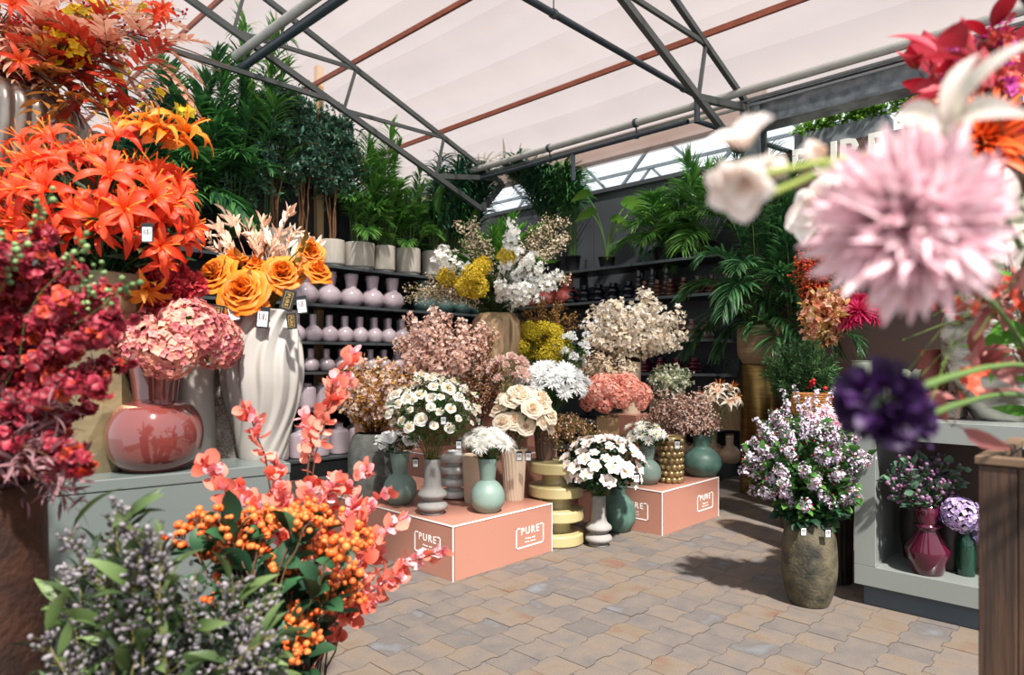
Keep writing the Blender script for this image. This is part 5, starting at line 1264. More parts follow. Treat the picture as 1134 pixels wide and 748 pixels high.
# ---------------------------------------------------------------- autumn branches top left
ms_ = ls+UP*.79; dq = 3.2
SUMAC = None
def sumac_bunch(label, tg, mats, leafL, nl, d, part='leaf_branch', W_=.3):
    rt = thing('autumn_branch_bunch', label, 'autumn branches', ms_)
    for (x, y) in tg:
        q = W(x, y, d+.25*rng.normal()*.6)-ms_; p = bez(-UP*.1, UP*np.linalg.norm(q)*.5+q*.1, q, 12); mb = MB(); tube(mb, p, np.linspace(.007, .003, 12), 5, 0)
        for _ in range(5):
            t = .45+.55*rng.random(); b = p[min(11, int(t*11))]; dd = norm(norm(q)+rng.normal(size=3)*.8); fp = bez(b, b+dd*.12, b+dd*.28-UP*.05, 7)
            frond_mb(mb, fp, leafL, leafL*W_, nl, 1, 60, .1, .15, .002, tpl=petal(1, .11, 10, -25, .8, 4, 2, 0, .35))
        link(part, mb.mesh(part, mats), rt)
sumac_bunch('dark red autumn leaf branches in the silver ribbed vase', [(60, 25), (75, 65), (110, 70), (130, 100), (100, 95), (160, 110), (55, 60), (140, 80), (120, 120), (30, 80), (175, 105)], [STEMB, REDL], .11, 7, dq, W_=.38)
sumac_bunch('peach coloured sumac branches, one reaching far out under the roof pipes', [(12, 15), (10, 60), (80, 20), (95, 110), (185, 95), (215, 88), (245, 80), (255, 75), (140, 30), (30, 110), (60, 115), (150, 60), (5, 95), (160, 8)], [STEMB, PEACHL], .10, 8, dq, W_=.3)
sumac_bunch('orange brown leaves low in the silver ribbed vase', [(20, 110), (45, 105), (100, 125), (60, 120), (0, 115), (15, 5), (80, 125)], [STEMB, P('bronze leaf', '7a4a1c', 'b8742c', 'd89048', .3)], .1, 5, dq, W_=.42)
bouquet('orchid_spray_bunch', 'yellow orchid sprays among the red autumn leaves', 'flowers', ms_, W(110, 40, dq), (.4, .2, .3), 10, [STEMO, YELLO], side=[Bl(1, 13, .055, .06, blossom_tpl(5, 1.0, 25, -10, 3, 3, .3, .6), .75, tp=.8)],
        targets=[W(x, y, dq-.2*rng.random()) for x, y in ((85, 40), (95, 55), (118, 15), (130, 5), (110, 35), (90, 60), (145, 12), (160, 5), (195, 130), (200, 125), (150, 140), (125, 45))], rise=.6, part='orchid_spray')
bouquet('berry_twig_bunch', 'thin twigs with tiny dark red berries over the autumn branches', 'twigs', ms_, W(60, 50, dq), (.5, .2, .4), 10, [STEMB, REDB], side=[dict(t=BERRY5, m=1, n=38, size=.007, spread=.06, t0=.5, mode='face')],
        targets=[W(x, y, dq-.1+.3*rng.random()) for x, y in ((198, 8), (205, 20), (180, 30), (175, 42), (40, 5), (20, 75), (65, 80), (50, 10), (5, 20), (10, 80), (150, 55), (95, 5))], rise=.5, part='berry_twig')
bouquet('lily_bunch', 'few orange lilies among the autumn leaves at the edge', 'flowers', ms_, W(20, 40, dq), (.3, .2, .3), 5, [STEMG, LEAFD], heads=[H_lily[0]], hs=.15, targets=[W(x, y, dq-.3) for x, y in ((15, 8), (18, 68), (178, 5), (165, 15))], part='lily_stem', rise=.5)
# ---------------------------------------------------------------- crimson snapdragons in the rusty planter
mr_ = lp+UP*1.2
SNB = MB(); ring(SNB, petal(.5, .55, 40, -40, .8, 4, 2, .3), 2, .2, 0); ring(SNB, petal(.5, .6, 20, -70, .8, 4, 2, .3), 3, 1.8, 0); SNB = SNB.tpl()
dsn = 1.5
tg = [(rng.uniform(-70, 95), rng.uniform(265, 520)) for _ in range(40)]
tg = [t for t in tg if not (t[0] > 80 and (t[1] < 310 or t[1] > 440)) and not (t[0] > 45 and t[1] > 480)]+[(60, 260), (48, 285), (20, 300), (115, 345), (128, 360), (105, 330), (5, 280), (100, 375), (80, 300), (138, 400), (120, 410), (125, 325), (110, 430), (95, 455), (70, 500), (90, 515), (60, 525), (140, 345), (130, 375)]
bouquet('snapdragon_bunch', 'dark crimson snapdragon spikes spilling from the rusty planter', 'flowers', mr_, W(20, 400, dsn), (.2, .2, .2), len(tg), [STEMB, SNAP, SNAPO], side=[dict(t=SNB, m=1, n=52, size=.030, spread=.03, t0=.45, mode='face', twig=False, tp=.8), dict(t=SNB, m=2, n=8, size=.032, spread=.028, t0=.5, mode='face', twig=False)],
        targets=[W(x, y, dsn+rng.uniform(-.22, .2)) for x, y in tg], rise=.8, part='snapdragon_spike', sr=.003, mr=.07)
tg = [(rng.uniform(-60, 85), rng.uniform(440, 550)) for _ in range(22)]+[(100, 420), (95, 545), (75, 560)]
bouquet('leaf_sprig_bunch', 'dusty mauve narrow leaves hanging over the rim of the rusty planter', 'foliage', mr_, W(20, 480, dsn), (.2, .2, .2), len(tg), [STEMB, MAUVEL], side=[L(1, 46, .045, .02, LEAFN, .35, twig=False)], targets=[W(x, y, dsn+rng.uniform(-.2, .1)) for x, y in tg], rise=.9, part='leaf_sprig', mr=.08)
bouquet('green_bud_bunch', 'green budded sprigs rising above the crimson snapdragons', 'flowers', mr_, W(90, 300, dsn), (.1, .1, .1), 12, [STEMG, GREENB], side=[dict(t=ball_tpl(7, 5), m=1, n=13, size=.0055, spread=.022, t0=.8, mode='face')], targets=[W(x, y, dsn-.1+rng.uniform(-.1, .1)) for x, y in ((57, 213), (8, 262), (92, 268), (118, 290), (148, 312), (105, 322), (20, 272))], rise=.7, part='bud_sprig', mr=.06)
# ---------------------------------------------------------------- floor plants front left
def floorpot(label, px, d, r_, h_): 
    o = vase_obj('floor_pot', label, [(r_*.75, 0), (r_*.8, .01), (r_, h_*.8), (r_, h_)], STN, G(px, d, 0), k=40, wall=.015, depth=.3); return G(px, d, h_-.03)
mE = floorpot('grey stone floor pot of the coral eucalyptus', 330, 2.05, .16, .45)
LEAFO = petal(1, .85, 15, -10, .9, 7, 4, .08, rp=.6)
etg = [(270, 452, 2.0), (226, 512, 1.9), (338, 463, 2.15), (393, 392, 2.2), (388, 420, 2.2), (425, 545, 2.15), (405, 520, 2.2), (372, 530, 2.1), (345, 545, 2.0), (392, 555, 2.15), (448, 575, 2.05), (490, 612, 1.95), (440, 640, 1.95), (415, 665, 2.0), (395, 600, 2.1), (300, 510, 2.1), (265, 540, 2.0), (310, 545, 2.0), (285, 575, 1.9), (250, 590, 1.9), (365, 640, 1.9), (420, 610, 2.1), (350, 690, 1.9), (330, 600, 2.1)]
bouquet('eucalyptus_bunch', 'coral red eucalyptus branches with pink tips reaching over the salmon box', 'foliage', mE, W(330, 600, 2), (.3, .3, .3), len(etg), [STEMB, EUC, EUCP], side=[dict(t=LEAFO, m=1, n=36, size=.040, spread=.012, t0=.35, twig=False, roll=2.5, fwd=.9, tp=.75), dict(t=LEAFO, m=2, n=22, size=.028, spread=.008, t0=.8, twig=False, roll=2.5, fwd=1)],
        targets=[W(*t) for t in etg], rise=.75, part='eucalyptus_branch', sr=.004, mr=.06, segs=12)
mO = floorpot('grey stone floor pot of the orange berry bush', 290, 1.65, .15, .35)
otg = [(195, 590), (215, 575), (240, 575), (255, 580), (270, 570), (300, 570), (320, 565), (345, 560), (350, 575), (365, 570), (305, 620), (340, 600), (365, 610), (285, 600), (325, 645), (350, 640), (260, 600), (225, 600), (290, 640), (250, 620), (405, 590), (390, 640), (395, 655), (275, 655), (300, 660), (260, 650), (330, 680), (295, 700), (240, 660), (380, 600), (330, 720), (310, 735), (345, 700), (320, 690), (360, 665)]
BERC = MB(); BERC.place(ball_tpl(8, 6), np.eye(3)[None]*.5, np.array([[0, 0, .3]])); ring(BERC, petal(.55, .5, 60, 10, .8, 2, 2, .2), 4, 0, 0, z=.25); BERC = BERC.tpl()
bouquet('berry_bush_bunch', 'orange berry clusters with glossy dark green leaves in front of the grey counter', 'foliage', mO, W(290, 620, 1.75), (.3, .3, .3), len(otg), [STEMB, LEAFT, ORB], side=[L(1, 10, .08, .02, petal(1, .55, 15, -25, .9, 6, 3, .1, .25, rp=.8), .25, .92, twig=False), dict(t=BERC, m=2, n=30, size=.017, spread=.04, t0=.88, mode='face', tp=1)],
        targets=[W(x, y, 1.75+rng.uniform(-.12, .15)) for x, y in otg], rise=.75, part='berry_branch', sr=.004, mr=.05, segs=14)
_v = ball_tpl(6, 5); PRIV = (_v[0]*np.array([1, 1, 1.5]), _v[1], _v[2], _v[3])
mP = floorpot('grey stone floor pot of the grey privet berries', 170, 1.3, .15, .3)
ptg = [(x+rng.normal()*8, y+rng.normal()*8) for x, y in ((130, 572), (120, 590), (80, 600), (95, 615), (150, 580), (160, 590), (60, 660), (70, 640), (110, 640), (145, 625), (180, 620), (205, 640), (230, 650), (255, 660), (285, 660), (60, 700), (100, 700), (140, 690), (180, 680), (220, 700), (260, 700), (290, 700), (80, 740), (120, 740), (160, 740), (200, 740), (240, 740), (280, 730), (300, 725), (310, 745), (275, 700), (290, 690), (190, 600), (165, 650), (130, 660), (215, 670))]
bouquet('privet_berry_bunch', 'grey privet berry branches with narrow olive leaves in the front corner', 'foliage', mP, W(170, 690, 1.35), (.3, .3, .3), len(ptg), [STEMO, P('olive leaf', '44582c', '6f8450', '34462a', .25), GRB, P('dark olive leaf', '1a2418', '34442c', '141c14', .1)], side=[L(3, 34, .055, .03, LEAFN, .2, .95, twig=False), L(1, 9, .085, .02, petal(1, .24, 25, -30, .8, 6, 2, 0, .3), .4, twig=False), dict(t=PRIV, m=2, n=70, size=.0042, spread=.036, t0=.55, mode='face', tp=.9, tw=.0007), dict(t=PRIV, m=2, n=24, size=.0046, spread=.03, t0=.3, mode='face', tw=.0007)],
        targets=[W(x, y, 1.35+rng.uniform(-.12, .12)) for x, y in ptg], rise=.7, part='berry_branch', sr=.003, mr=.06, segs=12)

# hanging lamp and timber post behind the tall plants
hl = W(273, 92, 8.3); rt = thing('hanging_lamp', 'small grey hanging lamp with a dark round cap above the tall palms', 'lamp', hl)
mb = MB(); lathe(mb, [(.001, .03), (.10, .02), (.11, 0), (.09, -.01), (.001, -.012)], 28, cap=False); link('cap', mb.mesh('cap', STEEL), rt)
mb = MB(); lathe(mb, [(.09, -.32), (.10, -.31), (.10, -.10), (.09, -.08), (.001, -.075)], 28); link('housing', mb.mesh('housing', mat('blue grey enamel', '8fa0a8', '86969e', .4)), rt)
mb = MB(); lathe(mb, [(.001, -.40), (.07, -.38), (.085, -.32), (.001, -.319)], 24); link('diffuser', mb.mesh('diffuser', STEEL), rt)
mb = MB(); tube(mb, [(0, 0, -.08), (0, 0, roofz(hl[0])-.1-hl[2])], .006, 5); link('cord', mb.mesh('cord', STEEL), rt)
mb = MB(); pp = G(353, 9.35, 0); bbox(mb, -.05, .05, -.05, .05, 0, EYE+326/F*9.35, .003)
tag(link('timber_post', mb.mesh('timber_post', mat('raw timber', 'c8a880', 'b8956a', .7, scale=5, stretch=(5, 5, .4)), False), None, pp), 'pale raw timber post rising behind the slim-trunked trees', 'post')
# ---------------------------------------------------------------- lilac berry bush
hv = S(92, dm); 
Bq('lilac berry bush with green leaves in the mossy stoneware vase', (896, 584), (890, 515), (70, 50, 64), dm, 78, [STEMG, LEAFG, LAV, MAG], side=[L(1, 15, .066, .04, petal(1, .6, 15, -20, .85, 4, 2, .1, .2, rp=.8), .3, 1), dict(t=BLOS5, m=2, n=120, size=.017, spread=.045, t0=.8, mode='face', tp=.8), dict(t=BERRY5, m=3, n=18, size=.004, spread=.055, t0=.75, mode='face')], lo=-.75, inner=.35, part='berry_branch', sr=.003)
bouquet('blossom_twig_bunch', 'thin lilac blossom twigs arching above the lilac berry bush', 'flowers', W(896, 584, dm), W(880, 440, dm), (.1, .1, .1), 8, [STEMG, LAV], side=[dict(t=BLOS5, m=1, n=60, size=.02, spread=.022, t0=.7, mode='face')], targets=[W(x, y, dm+.1*rng.normal()) for x, y in ((836, 465), (868, 432), (880, 428), (895, 440), (905, 432), (922, 430), (890, 450), (915, 452))], rise=.6, part='blossom_twig')
bouquet('daisy_stem_bunch', 'pale pink daisies with dark hearts at the top of the lilac berry bush', 'flowers', W(896, 584, dm), W(912, 460, dm), (.1, .1, .1), 5, [STEMG, LEAFG], heads=heads('bloom', lambda: bloom_cup(1, ((14, 1, .2, 15, -8), (10, .85, .18, 30, 0)), (.14, 1, 14), 3, 2, .2), [P('pink daisy', 'c87890', 'efc4d0', 'f8e0e6', .3), MAG], 2), hs=.1, targets=[W(x, y, dm-.05) for x, y in ((912, 457), (920, 462), (900, 462), (925, 470), (915, 452))], part='daisy_stem', cam=.8)
Bq('skirt of dark green leaves below the lilac berries, over the mossy vase rim', (896, 586), (893, 560), (42, 34, 24), dm, 34, [STEMG, LEAFD], side=[L(1, 22, .062, .03, petal(1, .6, 15, -20, .85, 4, 2, .1, .2, rp=.8), .35, 1)], part='leafy_sprig', name='leaf_sprig_bunch', lo=-.6, inner=.4)
# ---------------------------------------------------------------- display cube content
dcr = 3.94
Bq('dark blackberry sprays in the crimson angular vase', (1027, 568), (1022, 530), (46, 30, 34), dcr, 20, [STEMG, P('grey green berry leaf', '3c5a48', '6a8a70', '2a4436', .2), PURB], side=[L(1, 14, .045, .04, LEAFR, .4), dict(t=BERRY, m=2, n=14, size=.011, spread=.05, t0=.6, mode='face')], lo=-.6, inner=.4, part='berry_branch')
hg = G(1070, 3.9, .252); 
bottle = vase_obj('bottle_vase', 'dark green glass bottle inside the pale display cube', [(.04, 0), (.045, .005), (.05, .1), (.045, .2), (.022, .25), (.022, .30)], glass('green glass', '1c4a3a'), hg, k=32)
bouquet('hydrangea_bunch', 'lilac hydrangea head in the dark green bottle', 'flowers', hg+UP*.3, W(1068, 570, 3.85), (.1, .1, .1), 2, [STEMG, LEAFG], side=[L(1, 4, .08, .02, LEAF, .5)], heads=H_hyd_l, hs=.2, targets=[W(1064, 570, 3.83), W(1084, 582, 3.9)], part='hydrangea_stem', cam=.7)
for px, d, w_, h_, lb in ((1012, 4.25, .16, .5, 'dark brown bellied vase at the back of the pale display cube'), (1052, 4.0, .13, .42, 'slim dark brown vase at the back of the pale display cube'), (1078, 4.05, .15, .4, 'dark brown vase beside the green bottle at the back of the cube')):
    vase_obj('clay_vase', lb, [(w_*.3, 0), (w_*.36, .01), (w_*.5, h_*.4), (w_*.4, h_*.75), (w_*.25, h_)], MATS['black brown wood'] if px != 1078 else BRG, G(px, d, .252), k=40)
# on top of the cube
def topv(px, back): 
    a = (px-567)/F; X_ = 4.43+back; d = X_/(VD[0]+RT[0]*a); return G(px, d, 1.152), d
SGE = mat('pale sage ceramic', 'aab2a0', 'a0a896', .5, scale=4)
p_, d_ = topv(994, .35)
for k, (px, bk, lb) in enumerate(((996, .35, 'pale sage arch-shaped vase with carved concentric arcs'), (1021, .5, 'narrow pale sage arch-shaped vase behind the carved one'))):
    p_, d_ = topv(px, bk); h_ = S(52, d_)*1.0; w_ = S(32 if k == 0 else 18, d_); rt = thing('arch_vase', lb, 'vase', p_, R(-46)+.1)
    mb = MB(); n = 18; pts = [(-w_/2, 0)]+[(w_/2*math.cos(pi-a), h_-w_/2+w_/2*math.sin(pi-a)) for a in np.linspace(0, pi, n)]+[(w_/2, 0)]
    for s in (-1, 1): pass
    Vv = [(x, -.03, z) for x, z in pts]+[(x, .03, z) for x, z in pts]; m_n = len(pts)
    Q_ = [(i, i+m_n, (i+1) % m_n+m_n, (i+1) % m_n) for i in range(m_n)]
    T_ = [(0, i, i+1) for i in range(1, m_n-1)]+[(m_n, m_n+i+1, m_n+i) for i in range(1, m_n-1)]
    mb.add(Vv, Q_, T_); link('body', mb.mesh('body', SGE, False), rt)
    for j in range(6):
        f = .9-j*.14; mb = MB(); tube(mb, [(w_/2*f*math.cos(pi-a), -.031, h_-w_/2+w_/2*f*math.sin(pi-a)) for a in np.linspace(-.6, pi+.6, 24)], .0022, 5); link('carved_arc', mb.mesh('carved_arc', SGE), rt)
p_, d_ = topv(1045, .4)
Bq('small dark green leafy pot plant with tiny red berries on the display cube', (1042, 462), (1042, 445), (22, 18, 16), d_, 12, [STEMB, P('yellow green small leaf', '4a5a24', '7a8a3c', '3a4a1c', .2), REDB], side=[L(1, 40, .022, .04), dict(t=BERRY5, m=2, n=14, size=.005, spread=.04, t0=.4, mode='face')], part='leafy_sprig', lo=-.6, name='pot_plant_bunch')
vase_obj('shallow_bowl', 'taupe rectangular bowl on the display cube under the leafy plant', [(.16, 0), (.17, .01), (.17, .09), (.175, .1)], SPK, G(1042, d_, 1.152), k=4, rz=R(45), smooth=False, smoothp=False, wall=.012)
# ---------------------------------------------------------------- against the brown wall
DKB = mat('charcoal block', '2b3236', '33393d', .5, scale=2)
mb = MB(); cB = G(930, 6.6, 0); bbox(mb, -.35, .35, -.35, .35, 0, 1.22, .004); tag(link('plinth', mb.mesh('plinth', DKB, False), None, cB), 'charcoal block behind the fir plant, carrying the fuchsia flowers', 'plinth')
cP = cB+UP*1.222+RT*.22
vase_obj('ribbed_vase', 'pale grey ribbed cylinder vase of fuchsia chrysanthemums', [(.08, 0), (.09, .01), (.095, .25), (.1, .28)], SGE, cP, k=48, rf=lambda th, v, z: 1+.02*np.sin(z*160))
dF = float(cP @ VD)
bouquet('chrysanthemum_bunch', 'vivid fuchsia chrysanthemums behind the blurred pink dahlia', 'flowers', cP+UP*.27, W(948, 352, dF), (S(22, dF), S(20, dF), S(20, dF)), 10, [STEMG, LEAFD], heads=H_fuch, hs=.30, part='chrysanthemum_stem', rise=.4, lo=-.3)
bA = G(905, 6.7, 1.222); dA_ = float(bA @ VD)
vase_obj('clay_vase', 'dark clay vase of the autumn bouquet on the charcoal block', [(.07, 0), (.08, .01), (.11, .12), (.07, .22), (.08, .26)], BRG, bA, k=40)
bouquet('autumn_berry_bunch', 'orange red berry sprays at the top of the autumn bouquet by the palm', 'flowers', bA+UP*.25, W(900, 300, dA_), (S(24, dA_), S(20, dA_), S(26, dA_)), 14, [STEMB, REDB, P('orange bead', 'b84018', 'd86030', None, .1)], side=[dict(t=BERRY5, m=1, n=40, size=.011, spread=.08, t0=.4, mode='face'), dict(t=BERRY5, m=2, n=60, size=.012, spread=.09, t0=.4, mode='face')], part='berry_branch', lo=-.3)
bouquet('autumn_leaf_bunch', 'golden ash leaves and apricot blossoms of the autumn bouquet', 'flowers', bA+UP*.25, W(915, 345, dA_-.1), (S(28, dA_), S(20, dA_), S(30, dA_)), 18, [STEMB, P('gold ash leaf', 'b88a34', 'dcb46a', 'e8cc90', .3), P('apricot blossom', 'd86a3c', 'efb08c', 'f6d0b4', .3)], side=[L(1, 26, .08, .04, LEAF, .4), Bl(2, 14, .09, .08, None, .5)], part='leaf_branch', lo=-.8)
# fir
cF = G(888, 6.0, 0); vase_obj('floor_pot', 'dark floor pot under the bushy fir plant', [(.16, 0), (.18, .01), (.2, .7), (.22, .95)], MATS['black brown wood'], cF, k=40)
bouquet('fir_plant', 'bushy green fir branches behind the lilac berry bush', 'plant', cF+UP*.93, W(888, 412, 6.0), (S(44, 6.), S(34, 6.), S(34, 6.)), 46, [STEMB, PINE], side=[dict(t=LEAFN, m=1, n=420, size=.045, spread=.035, t0=.25, twig=False, fwd=.8, wild=.3)], lo=-.5, inner=.3, part='fir_branch')
bouquet('berry_garland', 'thin twig of red rosehips hanging down in front of the fir plant', 'twig', cF+UP*.95, W(905, 400, 5.6), (.1, .1, .1), 1, [STEMG, REDB], side=[dict(t=BERRY, m=1, n=12, size=.018, spread=.03, t0=.4, mode='face')], targets=[W(918, 440, 5.55)], rise=1.6, part='rosehip_twig')
mb = MB(); pb = G(898, 5.3, 0); wr = S(38, 5.3)/2
RAT = mat('orange rattan', 'a8702c', '6a4018', .5, scale=30)
rt = thing('rattan_basket', 'orange rattan basket on a dark stand behind the lilac berry bush', 'basket', G(898, 5.3, 1.05))
for k in range(13):
    z = .02+k*.014; rr = wr*(.75+.35*math.sin(.4+k*.17)); tube(mb, [(rr*math.cos(a)*(1+.03*math.sin(a*9+k*pi)), rr*math.sin(a)*(1+.03*math.sin(a*9+k*pi)), z) for a in np.linspace(0, 2*pi, 48)], .006, 5)
link('woven_side', mb.mesh('woven_side', RAT), rt)
mb = MB(); lathe(mb, [(wr*.85, 0), (wr*.85, .02), (.001, .021)], 32); link('basket_base', mb.mesh('basket_base', RAT), rt)
mb = MB(); bbox(mb, -.15, .15, -.15, .15, 0, 1.048, .004); tag(link('plinth', mb.mesh('plinth', DKB, False), None, pb), 'dark stand under the orange rattan basket', 'plinth')

# ---------------------------------------------------------------- the planter and blurred flowers close to the camera
WP = mat('reclaimed wood', '4c3423', '291a11', .7, scale=4, stretch=(9, 9, .6), bump=.5, bscale=9, contrast=1.7)
WPL = mat('planter rim wood', '6e5844', '54402e', .6, scale=6)
cw = G(1145, 1.65, 0); c_l = G(1083, 1.5, 0)
rt = thing('wooden_planter', 'tall planter of reclaimed wood with a pale rim at the front, close to the viewer', 'planter', c_l, R(-90))
zt_ = EYE-(505-400)/F*1.5; nP = 7; ww = .50/nP
for k in range(nP):
    mb = MB(); bbox(mb, k*ww+.0008, (k+1)*ww-.0008, 0+.003*(k % 2), .02, 0, zt_-.02, .002); link('plank', mb.mesh('plank', WP, False), rt)
    mb = MB(); bbox(mb, 0+.003*(k % 2), .02, .022+k*ww, .022+(k+1)*ww-.0016, 0, zt_-.02, .002); link('plank', mb.mesh('plank', WP, False), rt)
for a in ((-.006, .51, -.006, .03, zt_-.018, zt_), (-.006, .03, .031, .52, zt_-.018, zt_), (.031, .51, .49, .52, zt_-.018, zt_), (.48, .51, .031, .488, zt_-.018, zt_)):
    mb = MB(); bbox(mb, *a, .002); link('rim', mb.mesh('rim', WPL, False), rt)
mb = MB(); box(mb, .025, .49, .025, .49, zt_-.14, zt_-.10); link('soil', mb.mesh('soil', MATS['black plastic pot'], False), rt)
mbase = G(1165, 1.68, zt_-.10)
def single(name, label, cat, tgt, head, D, size, stemm, rise=.5, leaves=None, hname='bloom', base=None, roll=0, sr=.004):
    b = mbase+np.array([rng.normal()*.03, rng.normal()*.03, 0]) if base is None else base; q = tgt-b; rt = thing(name, label, cat, b)
    p = bez(np.zeros(3), UP*(max(q[2], .15)*.9*rise*2), q, 14); mb = MB(); tube(mb, p, np.linspace(sr*1.3, sr, 14), 6); link('stem', mb.mesh('stem', [stemm]), rt)
    if leaves:
        m2 = MB(); scatter(m2, p, leaves[0], norm(q)); link('leaves', m2.mesh('leaves', [leaves[1]]), rt)
    D = norm(D); M = zframes(D[None], np.array([float(roll)]), 1.0)[0]*size
    h = link(hname, head, rt); h.matrix_local = Matrix([[*M[r], q[r]] for r in range(3)]+[[0, 0, 0, 1]]); return rt
DAH = P('pink dahlia petal', '8e3444', 'efc8d2', 'fae4e8', .35, gpos=.38)
DH = bloom_mum(1, 280, .5, .12, -.6, 45, 15, 1.0, nu=6, short=.42).mesh('bloom', [DAH])
dd_ = .55
single('dahlia', 'huge pale pink dahlia close to the viewer, out of focus', 'flower', W(1000, 250, dd_), DH, -VD*.95-RT*.25+UP*.1, S(198, dd_), STEMG, .5)
MAGN = P('magnolia petal', 'dcb49a', 'f4eae4', 'fbf6f2', .4)
def magn(n=6, L_=1, a0=60, a1=20, cw_=.7): 
    mb = MB(); ring(mb, petal(.58*L_, .50*cw_, a0, a1, .85, 7, 5, .4, rp=.65), n, 0, 0, 1, .12); ring(mb, petal(.5*L_, .42*cw_, a0+18, a1+30, .85, 7, 5, .4, rp=.65), 3, .5, 0, 1, .1); return mb
MH = [magn(5, 1, 50, 10, 1).mesh('bloom', [MAGN]), magn(3, 1, 75, 60, 1.1).mesh('bloom', [MAGN])]
d2 = .54
rt = thing('magnolia_branch', 'blurred white magnolia blossoms on a green twig in front of the wall palms', 'flower', mbase)
tw = [W(1165, 470, 1.2)-mbase, W(1080, 215, 1.0)-mbase, W(960, 170, .9)-mbase, W(845, 190, d2)-mbase]
pth = np.vstack([bez(np.zeros(3), W(1180, 300, 1.3)-mbase, W(1060, 160, .78)-mbase, 14), bez(W(1060, 160, .78)-mbase, W(950, 170, .62)-mbase, W(846, 193, d2)-mbase, 12)[1:]])
mb = MB(); tube(mb, pth, np.linspace(.006, .003, len(pth)), 6); tube(mb, bez(W(930, 180, .6)-mbase, W(890, 200, .57)-mbase, W(845, 218, d2)-mbase, 8), .003, 5); link('twig', mb.mesh('twig', [P('magnolia twig', '6a7a34', '8c9a4c', None, .1)]), rt)
for x, y, d, s_, D, k in ((822, 150, d2, 78, -RT*.5+UP*.8-VD*.3, 0), (822, 205, d2, 84, -RT*.4-UP*.5-VD*.6, 0), (852, 185, d2+.03, 60, -UP*.2-VD*.8+RT*.1, 1), (800, 200, d2, 50, -RT*.9-VD*.2, 1), (905, 170, .6, 50, -RT*.7+UP*.2, 1)):
    q = W(x, y, d)-mbase; M = zframes(norm(D)[None], np.array([rng.random()*6]), 1.0)[0]*S(s_, d)
    h = link('bloom', MH[k], rt); h.matrix_local = Matrix([[*M[r], (q-norm(D)*S(s_, d)*.2)[r]] for r in range(3)]+[[0, 0, 0, 1]])
PURP = P('dark purple petal', '0e0416', '240f34', '38184c', .12)
single('peony', 'dark purple peony hanging low, out of focus', 'flower', W(975, 445, .56), bloom_ruffle(1, 70, -.6).mesh('bloom', [PURP]), -VD-RT*.3-UP*.2, S(104, .56), STEMG, .8)
single('peony', 'purple black peony half behind the low purple one', 'flower', W(1002, 470, .68), bloom_ruffle(1, 60, -.6).mesh('bloom', [PURP]), -VD+RT*.2, S(66, .68), STEMG, .7)
WL = P('white lily petal', 'c8ccb0', 'e0dcd4', 'e8d4ce', .4)
def wl():
    mb = MB(); ring(mb, petal(.62, .17, 50, -40, .85, 8, 3, .25, .2), 6, 0, 0, 1, .1); return mb.mesh('bloom', [WL])
single('lily', 'blurred white lily with curling petals above the pink dahlia', 'flower', W(1060, 150, .56), wl(), -RT*.8+UP*.5-VD*.3, S(190, .56), STEMG, .5)
single('lily', 'blurred ivory lily between the pink dahlia and the dark leaves', 'flower', W(1110, 245, .95), wl(), -VD+UP*.2-RT*.2, S(110, .95), STEMG, .5, roll=1)
single('lily', 'blurred white bloom behind the pink dahlia, facing the palms', 'flower', W(918, 235, .98), MH[0], -RT*.9-VD*.3, S(80, .98), STEMG, .5)
single('chrysanthemum', 'orange chrysanthemum tucked behind the pink dahlia', 'flower', W(1085, 160, 1.15), bloom_mum(1, 120, .5, .1, -.3, 15, -20, .4).mesh('bloom', [P('orange mum', 'b83008', 'dc5418', 'ec7838', .25)]), -VD-RT*.3+UP*.2, S(110, 1.15), STEMG, .5)
single('chrysanthemum', 'small peach chrysanthemum above the white lily', 'flower', W(1025, 115, 1.2), bloom_ruffle(1, 40).mesh('bloom', [PEACHL]), -VD, S(26, 1.2), STEMG, .5)
# red leaves, fuchsia, dark straps
RL = P('scarlet leaf', '7a0c18', 'b01c30', 'c84858', .3); 
bouquet('red_leaf_branch', 'branch of scarlet oval leaves against the roof', 'foliage', mbase, W(1045, 60, 1.15), (.1, .1, .1), 7, [STEMB, RL], side=[L(1, 7, .075, .008, petal(1, .5, 15, -15, .9, 7, 3, .1, .2, rp=.8), .8, 1, roll=.5, twig=False)], targets=[W(x, y, 1.15+.08*rng.normal()) for x, y in ((1015, 50), (1005, 60), (1040, 55), (1045, 90), (1080, 15), (1075, 45), (1100, 35), (1030, 70))], rise=.7, part='leaf_twig', segs=16)
bouquet('fuchsia_bunch', 'small fuchsia and coral blossoms among the scarlet leaves', 'flowers', mbase, W(1090, 50, 1.2), (.1, .1, .1), 6, [STEMB, P('coral small petal', 'b83a34', 'd86a5c', None, .3), P('violet small petal', 'a01c78', 'c840a0', None, .3)], side=[Bl(1, 22, .03, .03, None, .85), Bl(2, 14, .03, .03, None, .9)], targets=[W(x, y, 1.2) for x, y in ((1062, 45), (1070, 60), (1095, 45), (1105, 40), (1050, 90), (1090, 55))], rise=.7, part='blossom_twig', segs=16)
DKL = P('brown black strap leaf', '2a1a18', '4a3230', '1c1210', .1)
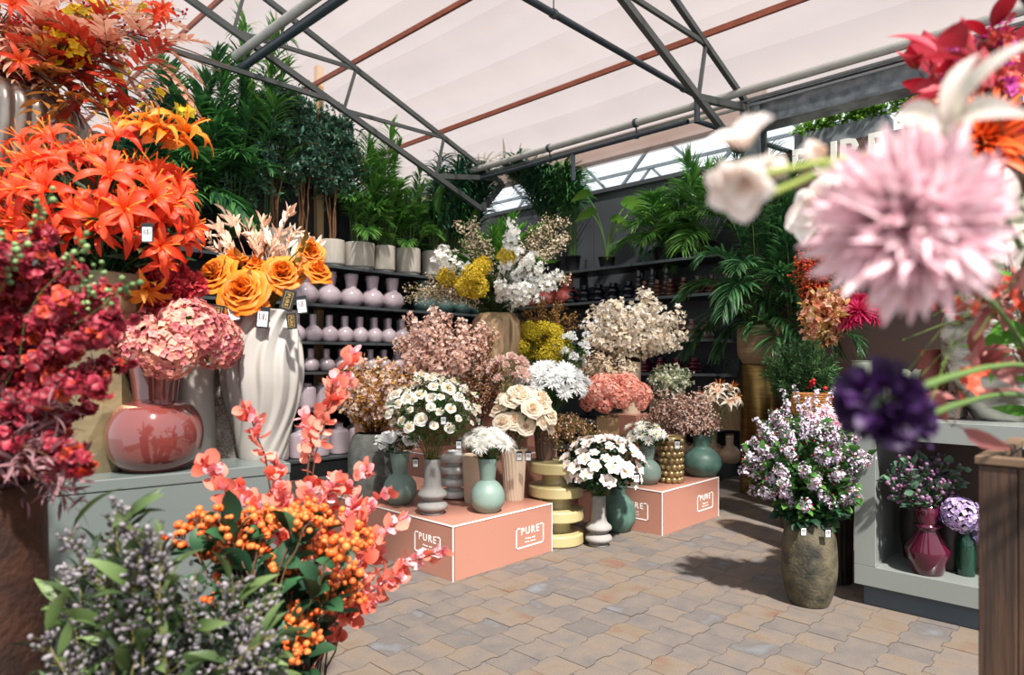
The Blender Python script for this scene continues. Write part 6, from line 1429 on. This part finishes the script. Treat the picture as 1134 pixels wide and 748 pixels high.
bouquet('strap_leaf_bunch', 'brown black strap leaves and stalks rising at the edge of the view', 'foliage', mbase+VD*-.3, W(1120, 80, .8), (.1, .1, .1), 7, [DKL, DKL], side=[dict(t=petal(1, .2, 10, -35, .8, 8, 2, 0, .2), m=1, n=5, size=.10, spread=.005, t0=.3, twig=False, fwd=2.5, wild=.15)], targets=[W(x, y, .8) for x, y in ((1124, -20), (1132, 60), (1140, 150), (1118, -60), (1128, 230), (1140, 20), (1125, 110))], rise=.6, part='strap_stalk', sr=.006)
bouquet('grass_stem_bunch', 'long green blurred stems crossing in front of the display cube', 'foliage', mbase, W(1050, 400, 1.), (.1, .1, .1), 8, [P('lime stem', '38481c', '52682a', None, .1), P('lime leaf', '3f7a1c', '5c9430', None, .3)], side=[dict(t=petal(1, .3, 10, -25, .8, 6, 2, 0, .2), m=1, n=3, size=.09, spread=.004, t0=.25, t1=.6, twig=False)], targets=[W(x, y, 1.02+.1*rng.normal()) for x, y in ((1000, 415), (1010, 380), (1040, 400), (1020, 440), (1060, 340), (1000, 440), (1030, 350), (1080, 380))], rise=.9, part='grass_stem')
bouquet('pink_leaf_bunch', 'dusty pink leaves and small red blossoms beside the dark straps', 'foliage', mbase, W(1080, 350, 1.1), (.1, .1, .1), 7, [STEMB, P('rose brown leaf', '6a2a28', '9a5450', 'b07874', .25), REDL], side=[L(1, 8, .07, .02, LEAF, .6, roll=1), Bl(2, 6, .03, .03, None, .7)], targets=[W(x, y, 1.1+.1*rng.normal()) for x, y in ((1070, 345), (1095, 335), (1110, 310), (1060, 330), (1060, 440), (1050, 470), (1085, 320))], rise=.8, part='leaf_twig')
# marbled glass piece behind
MARB = mat('marbled stone glass', 'b8b6ac', '4a4034', .25, scale=4, stretch=(1, 1, 3), contrast=2, coat=.5)
pm_, dmm = topv(1092, .4)
vase_obj('marbled_vase', 'large marbled grey and brown vase on the display cube, seen between blurred leaves', [(.12, 0), (.14, .01), (.27, .25), (.30, .5), (.25, .75), (.2, .95)], MARB, G(1110, 3.95, 1.152), k=80, rf=lambda th, v, z: 1+.05*np.sin(5*th+z*9), n=40)
vase_obj('clay_vase', 'rust brown tapering vase on the display cube behind the leafy plant', [(.06, 0), (.07, .01), (.10, .2), (.06, .36), (.07, .42)], mat('rust clay', '7a3c30', '6a3228', .6, scale=5), G(1030, 3.95+.35, 1.152), k=40)
